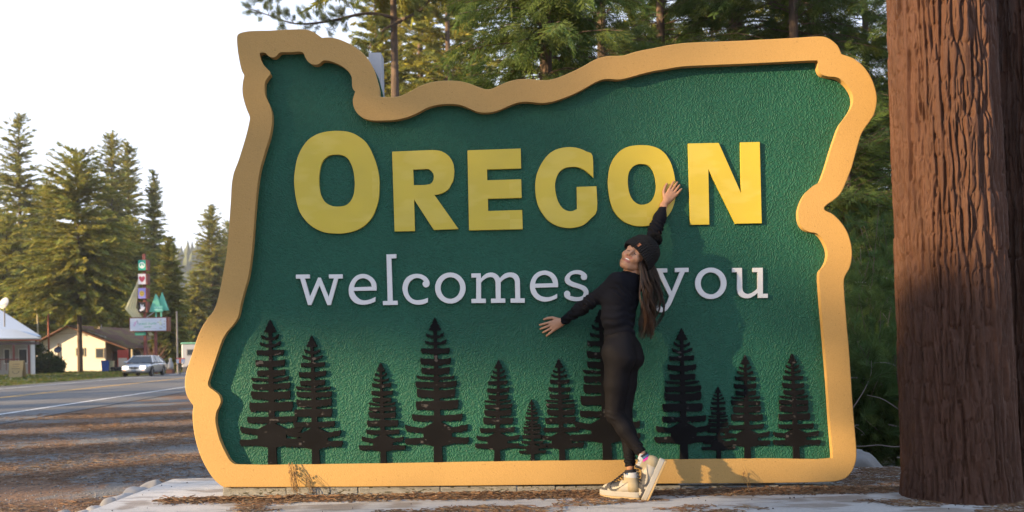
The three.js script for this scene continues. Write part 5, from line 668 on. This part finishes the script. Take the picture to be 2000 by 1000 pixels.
// motel sign tower
{
  const D = 68, c = put(284, 715, D), o = thing('motel_sign', 'tall red post carrying four picture boxes, a cream arrow and a motel name board', 'sign', c); const L = (u, v, dz = 0) => at(u, v, D).sub(o.position).add(V(0, 0, dz)), k = D / FPX;
  const red = mat(0.20, 0.045, 0.035, 0.6), cream = mat(0.52, 0.50, 0.30, 0.6);
  part(o, 'post', box(0.2, L(283, 496).y, 0.2, L(283, 600).x, L(283, 496).y / 2, 0), red); part(o, 'post', box(0.18, L(304, 640).y, 0.18, L(304, 640).x, L(304, 640).y / 2, 0), red);
  const pic = (draw) => { const cv = document.createElement('canvas'); cv.width = 128; cv.height = 160; const x = cv.getContext('2d'); draw(x); const t = new THREE.CanvasTexture(cv); t.colorSpace = THREE.SRGBColorSpace; return mat(1, 1, 1, 0.5, { map: t }); };
  const circ = (x, cx, cy, r) => { x.beginPath(); x.arc(cx, cy, r, 0, 6.2832); };
  const pics = [
    ['peace sign on teal', (x) => { x.fillStyle = '#0aa58c'; x.fillRect(0, 0, 128, 160); x.fillStyle = '#eef2f2'; circ(x, 64, 80, 50); x.fill(); x.fillStyle = '#0aa58c'; circ(x, 64, 80, 36); x.fill(); x.strokeStyle = '#eef2f2'; x.lineWidth = 12; x.beginPath(); x.moveTo(64, 35); x.lineTo(64, 125); x.moveTo(64, 80); x.lineTo(34, 112); x.moveTo(64, 80); x.lineTo(94, 112); x.stroke(); }],
    ['red heart on white', (x) => { x.fillStyle = '#d9d9e4'; x.fillRect(0, 0, 128, 160); x.fillStyle = '#b03a58'; x.beginPath(); x.moveTo(64, 130); x.bezierCurveTo(-10, 80, 10, 30, 40, 36); x.bezierCurveTo(55, 38, 62, 52, 64, 58); x.bezierCurveTo(66, 52, 73, 38, 88, 36); x.bezierCurveTo(118, 30, 138, 80, 64, 130); x.fill(); }],
    ['yellow smiling face on violet blue', (x) => { x.fillStyle = '#8f8fe0'; x.fillRect(0, 0, 128, 160); x.fillStyle = '#d9b44a'; circ(x, 64, 84, 44); x.fill(); x.fillStyle = '#5a4410'; circ(x, 50, 72, 6); x.fill(); circ(x, 78, 72, 6); x.fill(); x.strokeStyle = '#5a4410'; x.lineWidth = 6; x.beginPath(); x.arc(64, 84, 24, 0.3, 2.84); x.stroke(); }],
    ['white dove on black', (x) => { x.fillStyle = '#08080c'; x.fillRect(0, 0, 128, 160); x.fillStyle = '#e6e6f0'; x.beginPath(); x.moveTo(14, 118); x.lineTo(46, 104); x.quadraticCurveTo(34, 66, 44, 22); x.quadraticCurveTo(58, 50, 70, 66); x.quadraticCurveTo(76, 40, 90, 30); x.quadraticCurveTo(92, 60, 90, 76); x.quadraticCurveTo(108, 70, 118, 84); x.quadraticCurveTo(100, 130, 66, 132); x.lineTo(36, 148); x.closePath(); x.fill(); }],
  ];
  [519, 546, 573.5, 600.5].forEach((v, i) => { const p = L(281.5, v), b = part(o, 'picture_box', rbox(17.5 * k, 21 * k, 0.5, 0.02, p.x + 1.8 * k, p.y, 0.15), red, `red box showing a ${pics[i][0]}`); part(b, 'picture', new THREE.PlaneGeometry(14.5 * k, 20 * k).translate(p.x - 0.0, p.y, 0.405), pic(pics[i][1])); });
  const arrowPts = [[273.5, 542], [266, 602], [277.5, 620], [259.5, 620], [245.5, 603]].map(([u, v]) => { const p = L(u, v); return new THREE.Vector2(p.x, p.y); });
  const arrow = part(o, 'arrow', new THREE.ExtrudeGeometry(new THREE.Shape(arrowPts), { depth: 0.14, bevelEnabled: true, bevelSize: 0.02, bevelThickness: 0.02, bevelSegments: 1 }).translate(0, 0, -0.05), cream, 'cream bent arrow with ribs'); for (const t of [0.25, 0.5, 0.75]) part(arrow, 'rib', merge([[[273.5, 542], [mix(266, 245.5, t), 602.5]], [[mix(266, 245.5, t), 602.5], [mix(277.5, 259.5, t), 619]]].map(([a, b]) => bar(L(a[0], a[1], 0.13), L(b[0], b[1], 0.13), 0.03, 4))), mat(0.62, 0.60, 0.42, 0.6));
  part(o, 'arrow_tip', new THREE.ExtrudeGeometry(new THREE.Shape([[288, 647], [294, 647], [300.5, 655], [293, 655]].map(([u, v]) => { const p = L(u, v); return new THREE.Vector2(p.x, p.y); })), { depth: 0.1, bevelEnabled: false }), cream);
  const bp = L(293.5, 634), bw = 70 * k, bh = 24.5 * k; const board = part(o, 'name_board', rbox(bw + 0.12, bh + 0.12, 0.5, 0.02, bp.x, bp.y, 0.15), red);
  const cv = document.createElement('canvas'); cv.width = 1024; cv.height = 360; { const x = cv.getContext('2d'); x.fillStyle = '#c3cfe2'; x.fillRect(0, 0, 1024, 360); x.textAlign = 'center'; x.fillStyle = '#0f9a82'; x.font = 'bold 84px serif'; x.fillText('ALMOST HEAVEN', 500, 190, 500); x.font = 'bold 62px serif'; x.fillText('RESORT', 500, 270, 220); x.strokeStyle = '#8cb8b8'; x.lineWidth = 5; x.beginPath(); for (let i = 0; i < 40; i++) x.lineTo(300 + i * 7, 85 + 10 * Math.sin(i * 1.3)); x.stroke(); x.strokeStyle = '#93a3c0'; x.lineWidth = 6; for (const [p, q] of [[250, 420], [490, 570], [620, 760]]) { x.beginPath(); for (let i = p; i < q; i += 8) x.lineTo(i, 306 + 5 * Math.sin(i)); x.stroke(); } const blob = (px, py, r, c) => { x.fillStyle = c; circ(x, px, py, r); x.fill(); }; for (const [px, py] of [[120, 210], [150, 160], [170, 110], [135, 130], [110, 190]]) blob(px, py, 24, '#c3a6d0'); for (const [px, py] of [[215, 110], [225, 150], [200, 75]]) blob(px, py, 22, '#93a3bd'); for (const [px, py] of [[840, 120], [880, 150], [860, 180]]) blob(px, py, 30, '#c5d2c6'); for (const [px, py] of [[790, 125], [870, 65], [905, 200], [985, 95], [970, 170], [965, 255], [850, 290], [890, 295]]) blob(px, py, 15, '#8d8f80'); }
  const bt = new THREE.CanvasTexture(cv); bt.colorSpace = THREE.SRGBColorSpace; part(board, 'face', new THREE.PlaneGeometry(bw, bh).translate(bp.x, bp.y, 0.405), mat(1, 1, 1, 0.5, { map: bt }), 'pale board with green lettering and flowers'); part(board, 'end_cap', box(4.4 * k, bh + 0.1, 0.46, bp.x + bw / 2 + 2.1 * k, bp.y, 0.13), mat(0.26, 0.09, 0.06, 0.6));
  const sp = L(275.5, 652); part(o, 'small_panel', box(21 * k, 6.2 * k, 0.06, sp.x, sp.y, 0.12), mat(0.06, 0.4, 0.32, 0.5), 'small teal panel below the name board');
  const tri = (pts, dz) => new THREE.ExtrudeGeometry(new THREE.Shape(pts.map(([u, v]) => { const p = L(u, v); return new THREE.Vector2(p.x, p.y); })), { depth: 0.12, bevelEnabled: true, bevelSize: 0.015, bevelThickness: 0.015, bevelSegments: 1 }).translate(0, 0, dz), teal = mat(0.13, 0.50, 0.38, 0.6);
  part(o, 'tree_shape', tri([[305, 574.5], [309, 581], [318, 609], [292.5, 609.5]], 0), teal, 'teal tree shape'); part(o, 'tree_shape', tri([[315.5, 571], [328, 605.5], [302, 608]], -0.2), teal, 'taller teal tree shape');
  { const c2 = document.createElement('canvas'); c2.width = 256; c2.height = 128; const x = c2.getContext('2d'); x.fillStyle = '#67c9ae'; x.fillRect(0, 0, 256, 128); x.fillStyle = '#c8efe6'; x.textAlign = 'center'; x.font = 'bold 50px sans-serif'; x.fillText('ALMOST', 128, 55, 230); x.fillText('HEAVEN', 128, 112, 245); const t = new THREE.CanvasTexture(c2); t.colorSpace = THREE.SRGBColorSpace; const p = L(310, 602.5); part(o, 'tree_lettering', new THREE.PlaneGeometry(20 * k, 10 * k).translate(p.x, p.y, 0.15), mat(1, 1, 1, 0.6, { map: t })); }
  for (const u of [304.5, 314.5]) part(o, 'tree_stem', box(2.6 * k, 13 * k, 0.08, L(u, 615).x, L(u, 615).y, -0.04), teal); part(o, 'brace', bar(L(287, 620, 0.1), L(301, 610, 0), 0.04, 5), mat(0.4, 0.4, 0.42, 0.5));
}
// silver sedan: x forward
{
  const D = 60.5, pos = put(283, 730, D), car = thing('parked_car', 'silver sedan with headlights on at the far road edge', 'car', pos, -Math.PI / 2 + Math.atan2(-ROAD.x, -ROAD.z));
  const paint = new THREE.MeshPhysicalMaterial({ color: rgb(0.40, 0.41, 0.44), metalness: 0.55, roughness: 0.35, clearcoat: 1, clearcoatRoughness: 0.08, side: THREE.DoubleSide }), glass = mat(0.02, 0.025, 0.03, 0.05), black = mat(0.015, 0.015, 0.016, 0.6), chrome = mat(0.55, 0.55, 0.56, 0.2, { metalness: 1 });
  function loft(st, n = 28) { const pos = [], idx = []; for (const [x, yb, yt, w, p] of st) for (let i = 0; i <= n; i++) { const a = i / n * 6.28319, c = Math.cos(a), s = Math.sin(a), e = 2 / p; pos.push(x, (yb + yt) / 2 + (yt - yb) / 2 * Math.sign(s) * Math.pow(Math.abs(s), e), w * Math.sign(c) * Math.pow(Math.abs(c), e)); } for (let k = 0; k + 1 < st.length; k++) for (let i = 0; i < n; i++) { const a = k * (n + 1) + i; idx.push(a, a + 1, a + n + 1, a + 1, a + n + 2, a + n + 1); } for (const [k, f] of [[0, 1], [st.length - 1, 0]]) for (let i = 1; i < n - 1; i++) { const b = k * (n + 1); idx.push(b, b + (f ? i + 1 : i), b + (f ? i : i + 1)); } const g = new THREE.BufferGeometry(); g.setAttribute('position', new THREE.Float32BufferAttribute(pos, 3)); g.setIndex(idx); g.computeVertexNormals(); return g; }
  part(car, 'body', loft([[-2.54, 0.38, 0.78, 0.72, 5], [-2.45, 0.27, 0.93, 0.84, 5], [-2.0, 0.24, 0.98, 0.90, 5], [-1.2, 0.22, 0.97, 0.93, 5], [0, 0.21, 0.94, 0.935, 5], [1.0, 0.21, 0.92, 0.93, 5], [1.7, 0.22, 0.86, 0.91, 4.5], [2.2, 0.24, 0.79, 0.87, 4.2], [2.44, 0.27, 0.72, 0.80, 4], [2.54, 0.36, 0.62, 0.70, 4]]), paint);
  part(car, 'roof', loft([[-1.28, 1.3, 1.385, 0.54, 3], [-1.0, 1.3, 1.43, 0.60, 3], [-0.3, 1.32, 1.46, 0.63, 3], [0.25, 1.32, 1.44, 0.62, 3], [0.5, 1.31, 1.40, 0.58, 3]]), paint);
  const q4 = (a, b, c, d) => quadGeo(V(...a), V(...b), V(...c), V(...d));
  part(car, 'windscreen', q4([1.22, 0.93, -0.78], [1.22, 0.93, 0.78], [0.45, 1.4, 0.58], [0.45, 1.4, -0.58]), glass); part(car, 'rear_window', q4([-1.95, 0.96, -0.74], [-1.95, 0.96, 0.74], [-1.24, 1.39, 0.54], [-1.24, 1.39, -0.54]), glass);
  for (const s of [-1, 1]) {
    const f = (x, y) => [x, y, s * mix(0.86, 0.60, (y - 0.93) / 0.47)];
    part(car, 'side_window', q4(f(1.1, 0.94), f(0.02, 0.94), f(0.0, 1.38), f(0.42, 1.38)), glass); part(car, 'side_window', q4(f(-0.05, 0.94), f(-1.15, 0.95), f(-1.0, 1.36), f(-0.07, 1.38)), glass); part(car, 'pillar', merge([bar(V(...f(1.24, 0.92)), V(...f(0.46, 1.41)), 0.04, 6), bar(V(...f(-0.02, 0.92)), V(...f(-0.03, 1.4)), 0.04, 6), bar(V(...f(-1.9, 0.95)), V(...f(-1.2, 1.39)), 0.05, 6), q4(f(-1.16, 0.94), f(-1.95, 0.95), f(-1.24, 1.38), f(-1.01, 1.37))]), paint);
    part(car, 'mirror', rbox(0.12, 0.13, 0.2, 0.04, 0.92, 0.98, s * 1.0), paint);
    for (const x of [1.55, -1.3]) { const w = part(car, 'wheel', new THREE.TorusGeometry(0.25, 0.085, 12, 28).scale(1, 1, 1.3).translate(x, 0.325, s * 0.84), black); part(w, 'rim', new THREE.CylinderGeometry(0.2, 0.2, 0.1, 24).rotateX(Math.PI / 2).translate(x, 0.325, s * 0.87), mat(0.35, 0.35, 0.36, 0.35, { metalness: 0.8 })); part(w, 'arch', new THREE.TorusGeometry(0.36, 0.035, 8, 24, Math.PI).translate(x, 0.33, s * 0.915), black); }
    const hl = part(car, 'headlight', rbox(0.12, 0.17, 0.36, 0.05, 2.46, 0.63, s * 0.56), mat(0.9, 0.85, 0.75, 0.2, { emissive: rgb(1, 0.92, 0.72), emissiveIntensity: 1.3 })); const pl = new THREE.PointLight(rgb(1, 0.92, 0.75), 0.4); pl.position.set(2.7, 0.63, s * 0.56); pl.distance = 0; pl.castShadow = true; pl.shadow.radius = 3; hl.add(pl);
    part(car, 'turn_lamp', rbox(0.08, 0.09, 0.2, 0.03, 2.50, 0.44, s * 0.60), mat(0.7, 0.25, 0.02, 0.3, { emissive: rgb(1, 0.32, 0.02), emissiveIntensity: 0.6 }));
    part(car, 'door_handle', rbox(0.16, 0.03, 0.03, 0.01, 0.15, 0.8, s * 0.94), chrome); part(car, 'side_moulding', box(3.0, 0.05, 0.02, 0.1, 0.5, s * 0.938), mat(0.3, 0.31, 0.33, 0.5));
  }
  part(car, 'grille', (() => new THREE.SphereGeometry(1, 24, 12).scale(0.05, 0.075, 0.36).translate(2.535, 0.6, 0))(), black, 'dark oval grille'); part(car, 'emblem', new THREE.CylinderGeometry(0.05, 0.05, 0.02, 16).rotateZ(Math.PI / 2).translate(2.59, 0.6, 0), chrome); part(car, 'bumper_slot', box(0.03, 0.06, 1.1, 2.53, 0.33, 0), black); part(car, 'number_plate', box(0.02, 0.14, 0.3, 2.56, 0.43, 0), mat(0.12, 0.14, 0.18, 0.5));
}

// ---------------------------------------------------------------- litter, gravel, grass
{
  const needle = (() => { const l = []; for (const [dx, dz] of [[0, 0], [0.012, 0.05], [-0.01, -0.06]]) { l.push(box(1, 0.022, 0.022, 0, 0.011, 0, dz * 2).translate(0, 0, dx)); } return merge(l); })();
  const scatter = (name, label, geo, m, n, seed, where, size, colour, flat = 0.06) => {
    const r = rng(seed), im = new THREE.InstancedMesh(geo, m, n), q = new THREE.Quaternion(), e = new THREE.Euler(), mm = new THREE.Matrix4();
    for (let i = 0; i < n; i++) { const [x, y, z] = where(r), s = size(r); e.set((r() - 0.5) * flat, r() * 6.283, (r() - 0.5) * flat); mm.compose(V(x, y, z), q.setFromEuler(e), V(s, s, s)); im.setMatrixAt(i, mm); const c = colour(r); im.setColorAt(i, rgb(...c)); }
    im.name = numbered(name); im.userData = { kind: 'stuff', label, category: name.replace(/_/g, ' ') }; shade(im); scene.add(im);
  };
  const brown = (r) => { const t = 0.5 + 0.9 * r(); return r() < 0.7 ? [0.14 * t, 0.072 * t, 0.034 * t] : [0.2 * t, 0.14 * t, 0.085 * t]; }, dull = mat(1, 1, 1, 0.9);
  const clumpy = (x, z) => fbm(x * 1.7 + 4, z * 3.2, 2, 4);
  scatter('pine_needles', 'brown pine needles heaped along the foot of the sign', needle, dull, 6500, 51, (r) => { for (let k = 0; k < 30; k++) { const x = -2.25 + 4.7 * r(), z = 0.01 + 0.17 * r() * r() + 0.03 * r(); if (r() < 0.25 + 1.5 * sstep(0.4, 0.62, noise(x * 3, 7)) * (x > -1.4 ? 1 : 0.5)) return [x, 0.004 + 0.022 * r() * Math.max(0, 1 - z / 0.14), z]; } return [0, 0.004, 0.03]; }, (r) => 0.05 + 0.07 * r(), brown, 0.25);
  scatter('pine_needles', 'brown pine needles strewn over the concrete pad', needle, dull, 4200, 52, (r) => { for (let k = 0; k < 40; k++) { const x = -1.7 + 5.6 * r(), z = 0.1 + 1.2 * r(); if (clumpy(x, z) > 0.5 + 0.1 * r()) return [x, 0.003 + 0.004 * r(), z]; } return [0, 0.003, 0.3]; }, (r) => 0.045 + 0.06 * r(), brown);
  scatter('pine_needles', 'brown pine needles on the pad behind the border end', needle, dull, 2500, 53, (r) => [2.0 + 2.4 * r(), 0.004 + 0.006 * r(), -0.95 + 1.0 * r()], (r) => 0.05 + 0.07 * r(), brown);
  scatter('pine_needles', 'small needle drift at the clean end of the pad', needle, dull, 900, 54, (r) => { const t = r(); return [-2.32 + 0.5 * t, 0.004 + 0.014 * r() * t, 0.02 + 0.05 * (r() - 0.5) * (0.4 + t) + 0.02 * t]; }, (r) => 0.04 + 0.05 * r(), brown, 0.2);
  scatter('pine_needles', 'rusty pine needles carpeting the ground beside the pad', needle, dull, 34000, 55, (r) => { for (let k = 0; k < 30; k++) { const d = r(), x = -2.7 - 11 * Math.pow(d, 1.1), z = 1.6 - 15 * r(); if (fbm(x * 0.5 + 9, z * 0.9, 4, 4) > 0.34 + 0.2 * r()) return [x, YG + 0.004 + 0.012 * r(), z]; } return [-3, YG + 0.004, 0]; }, (r) => 0.05 + 0.07 * r(), brown, 0.2);
  scatter('gravel', 'grey gravel scattered on the ground beside the pad', new THREE.IcosahedronGeometry(1, 0), mat(1, 1, 1, 0.9), 26000, 56, (r) => [-2.7 - 10 * r(), YG, 1.6 - 14 * r()], (r) => 0.004 + 0.011 * r() * r(), (r) => { const t = 0.07 + 0.15 * r(); return [t, t * 0.97, t * 0.94]; }, 3);
  scatter('litter_bits', 'dark cone scales and bark crumbs on the pad', new THREE.IcosahedronGeometry(1, 0), dull, 160, 57, (r) => [-2.6 + 6.4 * r(), 0.003, -0.8 + 2 * r()], (r) => 0.003 + 0.005 * r() * r(), () => [0.04, 0.03, 0.025], 3);
  const blade = (() => { const r = rng(5), l = []; for (let i = 0; i < 9; i++) { const a = r() * 6.28, d = 0.15 + 0.35 * r(); l.push([V(Math.cos(a) * 0.2 * r(), 0, Math.sin(a) * 0.2 * r()), V(Math.cos(a) * d, 0.5 + 0.5 * r(), Math.sin(a) * d), 0.05, V(Math.cos(a + 1.5), 0.1, Math.sin(a + 1.5))]); } return leafGeo(l); })();
  scatter('grass', 'short green grass on the verge across the road', blade, leafMat(0.3), 26000, 58, (r) => { const a = 28 + 95 * r(), o = 9.9 + 34 * Math.pow(r(), 1.3), p = roadPt(a, o); return [p.x, YG, p.z]; }, (r) => 0.10 + 0.16 * r() * r(), (r) => { const t = 0.6 + 0.8 * r(); return r() < 0.75 ? [0.085 * t, 0.12 * t, 0.025 * t] : [0.16 * t, 0.13 * t, 0.04 * t]; });
}
renderer.render(scene, camera);
